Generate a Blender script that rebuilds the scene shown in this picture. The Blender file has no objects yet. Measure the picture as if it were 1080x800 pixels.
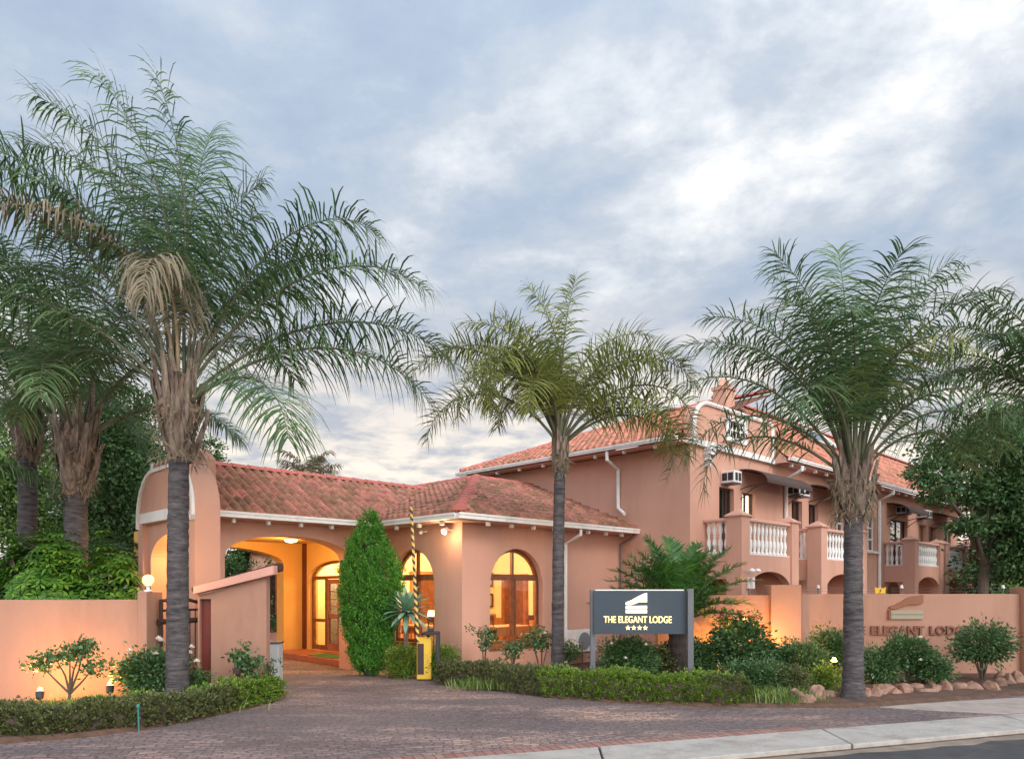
import bpy, math, random
import numpy as np
from mathutils import Vector, Matrix
from mathutils.geometry import tessellate_polygon

R = math.radians
rnd = random.Random(7)
C = bpy.context.scene.collection
sc = bpy.context.scene

# ------------------------------------------------------------------ camera
F, EYE, HX, HY = 769.0, 1.8, 540.0, 620.0          # focal length in photo pixels, eye height, principal column, horizon row
cam = bpy.data.cameras.new('camera'); cam_o = bpy.data.objects.new('camera', cam); C.objects.link(cam_o)
cam.sensor_width = 36; cam.lens = 36*F/1080; cam.shift_y = (HY-400)/1080
cam.clip_start = .1; cam.clip_end = 2000
cam_o.location = (0, 0, EYE); cam_o.rotation_euler = (R(90), 0, 0)
sc.camera = cam_o

# ------------------------------------------------------------------ sky
SUN_EL, SUN_AZ = 34, 146            # degrees; azimuth clockwise from +Y: behind the camera, a little to the right
w = bpy.data.worlds.new('World'); sc.world = w; w.use_nodes = True
nt = w.node_tree; N = nt.nodes; L = nt.links; N.clear()
def nd(t, tree=None, **k):
    n = (tree or nt).nodes.new(t)
    for a, b in k.items(): setattr(n, a, b)
    return n
out = nd('ShaderNodeOutputWorld'); bg = nd('ShaderNodeBackground')
sky = nd('ShaderNodeTexSky'); sky.sky_type = 'NISHITA'; sky.sun_disc = False
sky.sun_elevation = R(SUN_EL); sky.sun_rotation = R(SUN_AZ); sky.air_density = 1; sky.dust_density = 2
tc = nd('ShaderNodeTexCoord'); sep = nd('ShaderNodeSeparateXYZ'); L.new(tc.outputs['Generated'], sep.inputs[0])
def math_(op, a, b=None, c=None, clamp=False, tree=None):
    t = tree or nt
    n = t.nodes.new('ShaderNodeMath'); n.operation = op; n.use_clamp = clamp
    for i, v in enumerate((a, b, c)):
        if v is None: continue
        if isinstance(v, (int, float)): n.inputs[i].default_value = v
        else: t.links.new(v, n.inputs[i])
    return n.outputs[0]
zz = math_('ADD', math_('MAXIMUM', sep.outputs[2], 0.0), .16)
px_ = math_('DIVIDE', sep.outputs[0], zz); py_ = math_('DIVIDE', sep.outputs[1], zz)
cmb = nd('ShaderNodeCombineXYZ'); L.new(px_, cmb.inputs[0]); L.new(py_, cmb.inputs[1])
def noise(scale, detail, rough, dist, off, src):
    m = nd('ShaderNodeMapping'); m.inputs['Location'].default_value = off; L.new(src, m.inputs[0])
    n = nd('ShaderNodeTexNoise'); L.new(m.outputs[0], n.inputs['Vector'])
    n.inputs['Scale'].default_value = scale; n.inputs['Detail'].default_value = detail
    n.inputs['Roughness'].default_value = rough; n.inputs['Distortion'].default_value = dist
    return n.outputs[0]
def ramp(src, stops, tree=None):
    t = tree or nt
    r = t.nodes.new('ShaderNodeValToRGB'); t.links.new(src, r.inputs[0])
    while len(r.color_ramp.elements) < len(stops): r.color_ramp.elements.new(.5)
    for e, (p, c) in zip(r.color_ramp.elements, stops):
        e.position = p; e.color = tuple(c)+(1,) if len(c) == 3 else c
    return r.outputs[0]
def mix(fac, a, b, mode='MIX', tree=None):
    t = tree or nt
    n = t.nodes.new('ShaderNodeMix'); n.data_type = 'RGBA'; n.blend_type = mode
    for s, v in ((n.inputs[0], fac), (n.inputs[6], a), (n.inputs[7], b)):
        if isinstance(v, (int, float)): s.default_value = v
        elif isinstance(v, tuple): s.default_value = tuple(v)+(1,) if len(v) == 3 else v
        else: t.links.new(v, s)
    return n.outputs[2]
n1 = noise(1.0, 10, .58, .25, (3.1, .9, 0), cmb.outputs[0])       # big masses
n2 = noise(3.2, 9, .62, .15, (7.7, 2.2, 0), cmb.outputs[0])        # ragged pieces
mass = math_('ADD', math_('ADD', math_('MULTIPLY', n1, .58), math_('MULTIPLY', n2, .42)), math_('SUBTRACT', math_('MULTIPLY', sep.outputs[0], .085), .022))
cloud = ramp(mass, [(.38, (.385, .475, .61)), (.45, (.45, .535, .66)), (.505, (.56, .62, .70)), (.555, (.74, .78, .83)), (.63, (1.12, 1.09, 1.05))])
elev = sep.outputs[2]
low = ramp(elev, [(0.0, (1, 1, 1)), (.17, (.95, .95, .95)), (.26, (.6, .6, .6)), (.38, (.0, .0, .0))])
n3 = noise(5.0, 6, .55, .1, (1.3, .4, 0), cmb.outputs[0])
hor = ramp(n3, [(.36, (.58, .58, .62)), (.46, (.86, .79, .72)), (.57, (1.15, 1.0, .84))])
lowf = math_('MULTIPLY', low, .95)
cl2 = mix(lowf, cloud, hor)
# extra gain on the unseen overcast behind the camera, added to light the front
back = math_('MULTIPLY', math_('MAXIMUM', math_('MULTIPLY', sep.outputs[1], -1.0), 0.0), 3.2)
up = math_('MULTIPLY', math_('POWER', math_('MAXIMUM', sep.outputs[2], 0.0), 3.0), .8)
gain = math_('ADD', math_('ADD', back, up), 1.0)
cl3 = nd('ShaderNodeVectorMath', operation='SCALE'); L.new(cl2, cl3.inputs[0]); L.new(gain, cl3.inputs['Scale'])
skys = nd('ShaderNodeVectorMath', operation='SCALE'); L.new(sky.outputs[0], skys.inputs[0]); skys.inputs['Scale'].default_value = 1.0
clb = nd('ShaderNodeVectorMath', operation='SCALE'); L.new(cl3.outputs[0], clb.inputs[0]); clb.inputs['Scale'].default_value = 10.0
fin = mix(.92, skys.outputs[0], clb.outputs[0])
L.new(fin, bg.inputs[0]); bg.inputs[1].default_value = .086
L.new(bg.outputs[0], out.inputs[0])

sun = bpy.data.lights.new('sun', 'SUN'); sun_o = bpy.data.objects.new('sun', sun); C.objects.link(sun_o)
sun.energy = 1.25; sun.angle = R(25); sun.color = (1, .93, .86)
sd = Vector((math.sin(R(SUN_AZ))*math.cos(R(SUN_EL)), math.cos(R(SUN_AZ))*math.cos(R(SUN_EL)), math.sin(R(SUN_EL))))
sun_o.rotation_euler = sd.to_track_quat('Z', 'Y').to_euler()
sc.view_settings.view_transform = 'Standard'; sc.view_settings.look = 'None'
sc.view_settings.exposure = 0.32; sc.view_settings.gamma = 1; sc.view_settings.use_curve_mapping = False
sc.render.engine = 'CYCLES'
sc.cycles.max_bounces = 6; sc.cycles.transparent_max_bounces = 12; sc.cycles.sample_clamp_indirect = 6
sc.cycles.use_denoising = True

# ------------------------------------------------------------------ where things stand
BO = Vector((-1.0, 14.6, 0)); BA = R(44.2)                # building corner and the direction of its street front
ca, sa = math.cos(BA), math.sin(BA)
def W(a, b, z=0): return Vector((BO.x+a*ca-b*sa, BO.y+a*sa+b*ca, z))      # building frame -> world
def gp(px, py):                                                          # a ground point
    d = EYE*F/(py-HY); return ((px-HX)/F*d, d)
def xa(px, d): return (px-HX)/F*d
def za(py, d): return EYE+(HY-py)*d/F
def ab(px, b):                                                           # a of a column on the wall plane b
    r = (px-HX)/F
    return (r*(BO.y+b*ca)-(BO.x-b*sa))/(ca-r*sa)
def ba(px, a):
    r = (px-HX)/F
    return ((BO.x+a*ca)-r*(BO.y+a*sa))/(sa+r*ca)
def zb(py, a, b): return za(py, W(a, b).y)

# ------------------------------------------------------------------ materials
MATS = {}
def mat(name, col, rough=.7, vary=0.0, scale=3.0, bump=0.0, bscale=40.0, metal=0.0, spec=.5, island=0.0, trans=0.0,
        col2=None, detail=5, bands=None, dirt=None, cb=None):
    if name in MATS: return MATS[name]
    m = bpy.data.materials.new(name); m.use_nodes = True; t = m.node_tree
    bs = t.nodes['Principled BSDF']; outn = t.nodes['Material Output']
    tcn = t.nodes.new('ShaderNodeTexCoord')
    bs.inputs['Roughness'].default_value = rough; bs.inputs['Metallic'].default_value = metal
    bs.inputs['Specular IOR Level'].default_value = spec
    c = tuple(col)+(1,)
    src = None
    if vary > 0 or col2:
        n = t.nodes.new('ShaderNodeTexNoise'); n.inputs['Scale'].default_value = scale; n.inputs['Detail'].default_value = detail
        n.inputs['Roughness'].default_value = .6
        if cb:
            mq = t.nodes.new('ShaderNodeMapping'); mq.inputs['Scale'].default_value = cb
            t.links.new(tcn.outputs['Object'], mq.inputs[0]); t.links.new(mq.outputs[0], n.inputs['Vector'])
        else: t.links.new(tcn.outputs['Object'], n.inputs['Vector'])
        a = tuple(x*(1-vary) for x in col); b_ = tuple(min(1, x*(1+vary)) for x in (col2 or col))
        src = ramp(n.outputs[0], [(.32, a), (.68, b_)], t)
    if island > 0:
        g = t.nodes.new('ShaderNodeNewGeometry')
        hs = t.nodes.new('ShaderNodeHueSaturation')
        if src: t.links.new(src, hs.inputs['Color'])
        else: hs.inputs['Color'].default_value = c
        t.links.new(math_('ADD', math_('MULTIPLY', g.outputs['Random Per Island'], island*2, tree=t), 1-island, tree=t), hs.inputs['Value'])
        t.links.new(math_('ADD', math_('MULTIPLY', g.outputs['Random Per Island'], -.05*min(island*2, 1), tree=t), .5+.025*min(island*2, 1), tree=t), hs.inputs['Hue'])
        src = hs.outputs[0]
    if dirt:                                             # stains of a shape of their own
        n = t.nodes.new('ShaderNodeTexNoise'); n.inputs['Scale'].default_value = dirt[1]; n.inputs['Detail'].default_value = 8
        n.inputs['Roughness'].default_value = .7
        mp = t.nodes.new('ShaderNodeMapping'); mp.inputs['Scale'].default_value = dirt[3] if len(dirt) > 3 else (1, 1, .35)
        t.links.new(tcn.outputs['Object'], mp.inputs[0]); t.links.new(mp.outputs[0], n.inputs['Vector'])
        f = ramp(n.outputs[0], [(.5, (0, 0, 0)), (.75, (dirt[2],)*3)], t)
        src = mix(f, src if src else c, dirt[0], tree=t)
    if src: t.links.new(src, bs.inputs['Base Color'])
    else: bs.inputs['Base Color'].default_value = c
    if bump > 0:
        n = t.nodes.new('ShaderNodeTexNoise'); n.inputs['Scale'].default_value = bscale; n.inputs['Detail'].default_value = 6
        if bands:
            mp = t.nodes.new('ShaderNodeMapping'); mp.inputs['Scale'].default_value = bands
            t.links.new(tcn.outputs['Object'], mp.inputs[0]); t.links.new(mp.outputs[0], n.inputs['Vector'])
        else: t.links.new(tcn.outputs['Object'], n.inputs['Vector'])
        bp = t.nodes.new('ShaderNodeBump'); bp.inputs['Strength'].default_value = bump; bp.inputs['Distance'].default_value = .02
        t.links.new(n.outputs[0], bp.inputs['Height']); t.links.new(bp.outputs[0], bs.inputs['Normal'])
    if trans > 0:
        tr = t.nodes.new('ShaderNodeBsdfTranslucent'); ms = t.nodes.new('ShaderNodeMixShader'); ms.inputs[0].default_value = trans
        if src: t.links.new(src, tr.inputs[0])
        else: tr.inputs[0].default_value = c
        t.links.new(bs.outputs[0], ms.inputs[1]); t.links.new(tr.outputs[0], ms.inputs[2]); t.links.new(ms.outputs[0], outn.inputs[0])
    MATS[name] = m; return m
def emit(name, col, s):
    if name in MATS: return MATS[name]
    m = bpy.data.materials.new(name); m.use_nodes = True; t = m.node_tree
    bs = t.nodes['Principled BSDF']; bs.inputs['Base Color'].default_value = tuple(col)+(1,)
    bs.inputs['Emission Color'].default_value = tuple(col)+(1,); bs.inputs['Emission Strength'].default_value = s
    MATS[name] = m; return m
def glass(name, tint=(1, 1, 1), refl=1.0):
    if name in MATS: return MATS[name]
    m = bpy.data.materials.new(name); m.use_nodes = True; t = m.node_tree
    for n in list(t.nodes): t.nodes.remove(n)
    o = t.nodes.new('ShaderNodeOutputMaterial'); tr = t.nodes.new('ShaderNodeBsdfTransparent'); tr.inputs[0].default_value = tuple(tint)+(1,)
    gl = t.nodes.new('ShaderNodeBsdfGlossy'); gl.inputs['Roughness'].default_value = .02
    lw = t.nodes.new('ShaderNodeLayerWeight'); lw.inputs[0].default_value = .5
    fr = math_('ADD', math_('MULTIPLY', math_('POWER', lw.outputs['Facing'], 4.0, tree=t), .9, tree=t), .05, tree=t)
    ms = t.nodes.new('ShaderNodeMixShader')
    t.links.new(math_('MULTIPLY', fr, refl, tree=t, clamp=True), ms.inputs[0]); t.links.new(tr.outputs[0], ms.inputs[1]); t.links.new(gl.outputs[0], ms.inputs[2])
    t.links.new(ms.outputs[0], o.inputs[0]); MATS[name] = m; return m

PL = mat('terracotta_plaster', (.57, .312, .228), .85, vary=.05, scale=.8, bump=.22, bscale=55, dirt=((.40, .205, .15), 1.6, .42, (1, 1, .18)))
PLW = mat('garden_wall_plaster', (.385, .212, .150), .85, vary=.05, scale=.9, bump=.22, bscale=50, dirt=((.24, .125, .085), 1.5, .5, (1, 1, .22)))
PLY = mat('ochre_plaster', (.70, .40, .11), .8, vary=.05, scale=1.2, bump=.15, bscale=50)
PCAP = mat('light_pink_plaster', (.63, .34, .27), .8, vary=.05, bump=.15)
WHT = mat('white_paint', (.78, .76, .73), .5, vary=.05, scale=4, dirt=((.45, .41, .36), 5, .5))
TILE = mat('clay_roof_tile', (.30, .115, .07), .75, island=.34, vary=.22, scale=5, bump=.4, bscale=60, col2=(.37, .17, .105), dirt=((.17, .12, .10), 3.5, .5, (1, 1, 1)))
TILE2 = mat('orange_roof_tile', (.34, .13, .075), .75, island=.32, vary=.2, scale=5, bump=.4, bscale=60, col2=(.54, .22, .13), dirt=((.2, .13, .1), 2.2, .5, (1, 1, 1)))
RIDGE = mat('red_ridge_paint', (.48, .14, .11), .7, vary=.12, scale=6, island=.08)
WOOD = mat('varnished_wood', (.17, .055, .022), .35, vary=.35, scale=6, bump=.1, bscale=30, bands=(1, 1, .1))
WOODL = mat('honey_wood', (.40, .17, .05), .4, vary=.25, scale=6)
DARK = mat('black_steel', (.02, .02, .022), .45)
DBR = mat('dark_brown_timber', (.045, .022, .018), .6, vary=.2)
GREY = mat('grey_steel', (.12, .125, .14), .45, metal=.4, vary=.08)
GLS = glass('window_glass', (.97, .97, .95))
GLD = glass('dark_window_glass', (.5, .52, .55), 2.2)
ROOMW = mat('cream_room_wall', (.88, .72, .40), .8)
ROOMC = mat('room_ceiling', (.85, .70, .42), .8)
BARK = mat('palm_trunk_bark', (.052, .045, .048), .95, vary=.4, scale=3, bump=1.0, bscale=4, bands=(2, 2, 10), cb=(1.6, 1.6, 8), col2=(.085, .074, .075), dirt=((.03, .027, .03), 3, .85, (2.5, 2.5, 3)))
BARKB = mat('palm_crown_bark', (.09, .055, .04), .95, vary=.5, scale=9, bump=.9, bscale=14, bands=(3, 3, .6), col2=(.24, .16, .11), island=.2)
BOOT = mat('old_leaf_base', (.085, .06, .044), .9, vary=.55, scale=9, bump=.9, bscale=16, bands=(3, 3, .4), cb=(2, 2, .4), col2=(.19, .145, .11), island=.4, dirt=((.12, .06, .035), 6, .7, (1, 1, .4)))
TWIG = mat('tree_bark', (.10, .075, .055), .95, vary=.3, bump=.5)
SOIL = mat('garden_soil', (.095, .05, .032), 1, vary=.35, scale=6, bump=.8, bscale=20)
STONE = mat('reddish_rock', (.13, .068, .045), .9, vary=.4, scale=5, bump=.8, bscale=9, col2=(.27, .165, .115), island=.35, dirt=((.12, .08, .06), 4, .6, (1, 1, 1)))
LF = {
 'palm': mat('palm_leaflet', (.085, .155, .06), .5, island=.45, trans=.25, spec=.35),
 'palmy': mat('yellowish_palm_leaflet', (.19, .22, .055), .5, island=.42, trans=.28, spec=.3),
 'dry': mat('dry_palm_leaflet', (.19, .16, .10), .8, island=.35, trans=.15),
 'cycad': mat('cycad_leaflet', (.075, .19, .035), .4, island=.3, trans=.15, spec=.6),
 'hedge': mat('hedge_leaf', (.15, .25, .032), .5, island=.5, trans=.25),
 'hedged': mat('darker_hedge_leaf', (.12, .14, .05), .55, island=.5, trans=.2),
 'bright': mat('bright_shrub_leaf', (.09, .21, .022), .5, island=.45, trans=.25),
 'rose': mat('rose_leaf', (.07, .15, .05), .5, island=.45, trans=.2),
 'dark': mat('dark_tree_leaf', (.055, .125, .035), .5, island=.5, trans=.25),
 'mid': mat('fresh_tree_leaf', (.10, .19, .04), .5, island=.5, trans=.3),
 'cyp': mat('cypress_scale_leaf', (.07, .25, .022), .6, island=.5, trans=.15),
 'grass': mat('bed_grass', (.15, .22, .05), .6, island=.45, trans=.25),
 'agave': mat('blue_green_rosette_leaf', (.20, .36, .25), .5, island=.2, trans=.12),
 'petal': mat('white_rose_petal', (.85, .80, .72), .6, trans=.2),
 'pink': mat('pink_petal', (.6, .10, .16), .6, trans=.2),
}

# ------------------------------------------------------------------ mesh helpers
def newmesh(name, v, f, m, parent=None, smooth=False):
    me = bpy.data.meshes.new(name)
    v = np.asarray(v, dtype=np.float32)
    if isinstance(f, np.ndarray):
        k = f.shape[1]; n = f.shape[0]
        me.vertices.add(len(v)); me.vertices.foreach_set('co', v.ravel())
        me.loops.add(n*k); me.loops.foreach_set('vertex_index', f.ravel().astype(np.int32))
        me.polygons.add(n); me.polygons.foreach_set('loop_start', np.arange(0, n*k, k, dtype=np.int32))
        me.polygons.foreach_set('loop_total', np.full(n, k, dtype=np.int32)); me.update(calc_edges=True)
    else:
        me.from_pydata([tuple(map(float, p)) for p in v], [], f); me.update()
    if smooth: me.polygons.foreach_set('use_smooth', np.ones(len(me.polygons), dtype=bool))
    me.materials.append(m)
    o = bpy.data.objects.new(name, me); C.objects.link(o)
    if parent: o.parent = parent
    return o
class MB:
    def __init__(s): s.v = []; s.f = []
    def add(s, vs, fs):
        k = len(s.v); s.v += [tuple(p) for p in vs]; s.f += [tuple(i+k for i in f) for f in fs]
    def box(s, x0, x1, y0, y1, z0, z1, rot=0, c=None):
        p = [(x, y, z) for z in (z0, z1) for x, y in ((x0, y0), (x1, y0), (x1, y1), (x0, y1))]
        if rot:
            cx, cy = c or ((x0+x1)/2, (y0+y1)/2); q = []
            for x, y, z in p:
                dx, dy = x-cx, y-cy; q.append((cx+dx*math.cos(rot)-dy*math.sin(rot), cy+dx*math.sin(rot)+dy*math.cos(rot), z))
            p = q
        s.add(p, [(0, 3, 2, 1), (4, 5, 6, 7), (0, 1, 5, 4), (1, 2, 6, 5), (2, 3, 7, 6), (3, 0, 4, 7)])
    def hexa(s, p): s.add(p, [(0, 3, 2, 1), (4, 5, 6, 7), (0, 1, 5, 4), (1, 2, 6, 5), (2, 3, 7, 6), (3, 0, 4, 7)])
    def prism(s, poly, z0, z1):
        n = len(poly); t = tessellate_polygon([[Vector((p[0], p[1], 0)) for p in poly]])
        s.add([(p[0], p[1], z0) for p in poly]+[(p[0], p[1], z1) for p in poly],
              [tuple(reversed(a)) for a in t]+[tuple(i+n for i in a) for a in t]+[(i, (i+1) % n, (i+1) % n+n, i+n) for i in range(n)])
    def plate(s, outer, holes, mp, w0, w1):
        loops = [outer]+list(holes); flat = [p for l in loops for p in l]; n = len(flat)
        t = tessellate_polygon([[Vector((p[0], p[1], 0)) for p in l] for l in loops])
        fs = [tuple(a) for a in t]+[tuple(reversed([i+n for i in a])) for a in t]; k = 0
        for l in loops:
            m = len(l); fs += [(k+i, k+(i+1) % m, k+(i+1) % m+n, k+i+n) for i in range(m)]; k += m
        s.add([mp(p[0], p[1], w0) for p in flat]+[mp(p[0], p[1], w1) for p in flat], fs)
    def tube(s, pts, r, n=8, cap=True):
        pts = [Vector(p) for p in pts]; rs = r if isinstance(r, (list, tuple)) else [r]*len(pts)
        k0 = len(s.v); up = None
        for i, p in enumerate(pts):
            t = (pts[min(i+1, len(pts)-1)]-pts[max(i-1, 0)]).normalized()
            if up is None: up = Vector((0, 0, 1)) if abs(t.z) < .9 else Vector((0, 1, 0))
            x = t.cross(up).normalized(); y = x.cross(t).normalized(); up = y
            for j in range(n):
                a = 2*math.pi*j/n; s.v.append(tuple(p+x*math.cos(a)*rs[i]+y*math.sin(a)*rs[i]))
        for i in range(len(pts)-1):
            for j in range(n):
                a = k0+i*n+j; b = k0+i*n+(j+1) % n; s.f.append((a, b, b+n, a+n))
        if cap:
            s.f.append(tuple(k0+j for j in reversed(range(n)))); s.f.append(tuple(k0+(len(pts)-1)*n+j for j in range(n)))
    def lathe(s, prof, c=(0, 0, 0), n=12):
        k0 = len(s.v)
        for r, z in prof:
            for j in range(n):
                a = 2*math.pi*j/n; s.v.append((c[0]+r*math.cos(a), c[1]+r*math.sin(a), c[2]+z))
        for i in range(len(prof)-1):
            for j in range(n):
                a = k0+i*n+j; b = k0+i*n+(j+1) % n; s.f.append((a, b, b+n, a+n))
        s.f.append(tuple(k0+j for j in reversed(range(n)))); s.f.append(tuple(k0+(len(prof)-1)*n+j for j in range(n)))
    def build(s, name, m, parent=None, world=False, smooth=False):
        v = s.v
        if world and parent is not None:
            l = parent.location; v = [(p[0]-l.x, p[1]-l.y, p[2]-l.z) for p in v]
        return newmesh(name, v, s.f, m, parent, smooth)
def fixn(o):
    import bmesh
    bm = bmesh.new(); bm.from_mesh(o.data); bmesh.ops.recalc_face_normals(bm, faces=bm.faces); bm.to_mesh(o.data); bm.free(); return o
def bevel(o, wd=.01, seg=2):
    m = o.modifiers.new('bevel', 'BEVEL'); m.width = wd; m.segments = seg; m.limit_method = 'ANGLE'; return o
def tag(o, label, cat, group=None, kind=None):
    if label: o['label'] = label
    if cat: o['category'] = cat
    if group: o['group'] = group
    if kind: o['kind'] = kind
    return o
def thing(name, label, cat, loc=(0, 0, 0), rz=0, group=None):
    o = bpy.data.objects.new(name, None); C.objects.link(o); o.location = loc; o.rotation_euler = (0, 0, rz)
    o.empty_display_size = .2
    return tag(o, label, cat, group)
def dup(root, loc=None, rz=None, label=None, scale=None):
    r = root.copy(); C.objects.link(r)
    if loc is not None: r.location = loc
    if rz is not None: r.rotation_euler = (0, 0, rz)
    if scale: r.scale = (scale,)*3
    if label: r['label'] = label
    for ch in list(root.children):
        c = ch.copy(); C.objects.link(c); c.parent = r
        for g in list(ch.children):
            d = g.copy(); C.objects.link(d); d.parent = c
    return r
def arch(u0, u1, z0, zs, rise, n=20):
    c = (u0+u1)/2; r = (u1-u0)/2
    return [(u0, z0), (u1, z0)]+[(c+r*math.cos(math.pi*i/n), zs+rise*math.sin(math.pi*i/n)) for i in range(n+1)]
def rect(u0, u1, z0, z1): return [(u0, z0), (u1, z0), (u1, z1), (u0, z1)]
def FA(b0): return lambda u, v, w: (u, b0+w, v)       # plate lying along the street front (w grows inwards)
def FB(a0): return lambda u, v, w: (a0+w, u, v)       # plate lying across it
# ------------------------------------------------------------------ ground
def sheet(name, poly, z, m, thick=0.0):
    b = MB(); b.prism(poly, z-max(thick, .002), z); return tag(b.build(name, m), None, None, kind='structure')
ex, ey = .9452, .3265; nx, ny = -ey, ex
def st(e, n): return (ex*e+nx*n, ey*e+ny*n)
GR = mat('dry_earth', (.16, .10, .07), 1, vary=.3, bump=.5)
b = MB(); b.add([(-600, -600, -.10), (600, -600, -.10), (600, 600, -.10), (-600, 600, -.10)], [(0, 1, 2, 3)])
tag(b.build('ground', GR), None, None, kind='structure')

def paver_mat():
    m = bpy.data.materials.new('clay_brick_paving'); m.use_nodes = True; t = m.node_tree; bs = t.nodes['Principled BSDF']
    tcn = t.nodes.new('ShaderNodeTexCoord'); mp = t.nodes.new('ShaderNodeMapping'); mp.inputs['Rotation'].default_value = (0, 0, R(-14))
    t.links.new(tcn.outputs['Object'], mp.inputs[0])
    # bricks heave a little: bend the pattern
    nz = t.nodes.new('ShaderNodeTexNoise'); nz.inputs['Scale'].default_value = .6; t.links.new(tcn.outputs['Object'], nz.inputs['Vector'])
    ad = t.nodes.new('ShaderNodeVectorMath'); ad.operation = 'MULTIPLY_ADD'
    t.links.new(nz.outputs[1], ad.inputs[0]); ad.inputs[1].default_value = (.9, .9, 0); t.links.new(mp.outputs[0], ad.inputs[2])
    br = t.nodes.new('ShaderNodeTexBrick'); t.links.new(ad.outputs[0], br.inputs['Vector'])
    br.inputs['Scale'].default_value = 1; br.inputs['Brick Width'].default_value = .20; br.inputs['Row Height'].default_value = .10
    br.inputs['Mortar Size'].default_value = .009; br.inputs['Mortar Smooth'].default_value = .4; br.inputs['Bias'].default_value = -.1
    br.inputs['Color1'].default_value = (.215, .15, .14, 1); br.inputs['Color2'].default_value = (.37, .275, .25, 1)
    br.inputs['Mortar'].default_value = (.12, .09, .08, 1)
    n2 = t.nodes.new('ShaderNodeTexNoise'); n2.inputs['Scale'].default_value = .55; n2.inputs['Detail'].default_value = 6
    t.links.new(tcn.outputs['Object'], n2.inputs['Vector'])
    wear = ramp(n2.outputs[0], [(.36, (.55, .52, .56)), (.5, (.92, .88, .88)), (.64, (1.4, 1.25, 1.1))], t)
    c = mix(1.0, br.outputs[0], wear, 'MULTIPLY', t)
    mpw_ = t.nodes.new('ShaderNodeMapping'); mpw_.inputs['Rotation'].default_value = (0, 0, R(38)); mpw_.inputs['Scale'].default_value = (.16, 1.1, 1)
    t.links.new(tcn.outputs['Object'], mpw_.inputs[0]); nw = t.nodes.new('ShaderNodeTexNoise'); nw.inputs['Scale'].default_value = 1.1; nw.inputs['Detail'].default_value = 5; nw.inputs['Distortion'].default_value = .6
    t.links.new(mpw_.outputs[0], nw.inputs['Vector'])
    c = mix(ramp(nw.outputs[0], [(.44, (.75,)*3), (.56, (0, 0, 0))], t), c, (.12, .095, .098), tree=t)
    n3 = t.nodes.new('ShaderNodeTexNoise'); n3.inputs['Scale'].default_value = 17; n3.inputs['Detail'].default_value = 8; n3.inputs['Roughness'].default_value = .8
    t.links.new(tcn.outputs['Object'], n3.inputs['Vector'])
    c = mix(ramp(n3.outputs[0], [(.56, (0, 0, 0)), (.63, (.85,)*3)], t), c, (.40, .33, .28), tree=t)       # worn faces and sand
    n5 = t.nodes.new('ShaderNodeTexNoise'); n5.inputs['Scale'].default_value = 13; n5.inputs['Detail'].default_value = 8; n5.inputs['Roughness'].default_value = .75
    mp5 = t.nodes.new('ShaderNodeMapping'); mp5.inputs['Location'].default_value = (5, 9, 0); t.links.new(tcn.outputs['Object'], mp5.inputs[0]); t.links.new(mp5.outputs[0], n5.inputs['Vector'])
    c = mix(ramp(n5.outputs[0], [(.5, (0, 0, 0)), (.60, (.8,)*3)], t), c, (.085, .062, .066), tree=t)
    t.links.new(c, bs.inputs['Base Color']); bs.inputs['Roughness'].default_value = .85
    n4 = t.nodes.new('ShaderNodeTexNoise'); n4.inputs['Scale'].default_value = 14; n4.inputs['Detail'].default_value = 8
    t.links.new(tcn.outputs['Object'], n4.inputs['Vector'])
    h = math_('ADD', math_('MULTIPLY', br.outputs['Fac'], -1.0, tree=t), math_('MULTIPLY', n4.outputs[0], 1.5, tree=t), tree=t)
    bp = t.nodes.new('ShaderNodeBump'); bp.inputs['Strength'].default_value = 1.0; bp.inputs['Distance'].default_value = .03
    t.links.new(h, bp.inputs['Height']); t.links.new(bp.outputs[0], bs.inputs['Normal'])
    return m
PAV = paver_mat()
pav_poly = [st(-14, 7.51), st(12, 7.51), (12, 13.5), (12, 22), (-3.4, 26), (-12, 26), (-14, 20), (-16, 8)]
sheet('driveway', pav_poly, 0.0, PAV, .08)
CON = mat('kerb_concrete', (.36, .335, .305), .9, vary=.12, scale=3, bump=.6, bscale=25, dirt=((.16, .135, .12), 2.2, .8, (1, 1, 1)))
b = MB(); cuts = [-10, -6.2, -3.0, .15, 3.3, 6.45, 9.6, 12.8, 16, 20, 26]
for i in range(len(cuts)-1):
    q = []
    for n in (6.66, 7.506):
        for e in ((cuts[i]+.012, cuts[i+1]-.012) if n < 7 else (cuts[i+1]-.012, cuts[i]+.012)):
            q.append(st(e+(n-6.66)*.40, n))
    dz = rnd.uniform(-.004, .004)
    b.prism(q, -.075, .008+dz)
kerb = tag(b.build('kerb', CON), None, None, kind='structure'); bevel(kerb, .015)
b = MB(); b.prism([st(-16, 7.50), st(30, 7.50), st(30, 7.41), st(-16, 7.41)], -.07, -.004)
b.prism([st(-16, 6.67), st(30, 6.67), st(30, 6.62), st(-16, 6.62)], -.085, -.045)
tag(b.build('kerb_joint', SOIL), None, None, kind='structure')
ASP = mat('asphalt', (.050, .052, .058), .85, vary=.25, scale=2, bump=.9, bscale=120, dirt=((.13, .115, .10), 1.6, .7, (1, 1, 1)))
sheet('road', [st(-40, -12), st(60, -12), st(60, 6.65), st(-40, 6.65)], -.055, ASP, .03)
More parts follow.
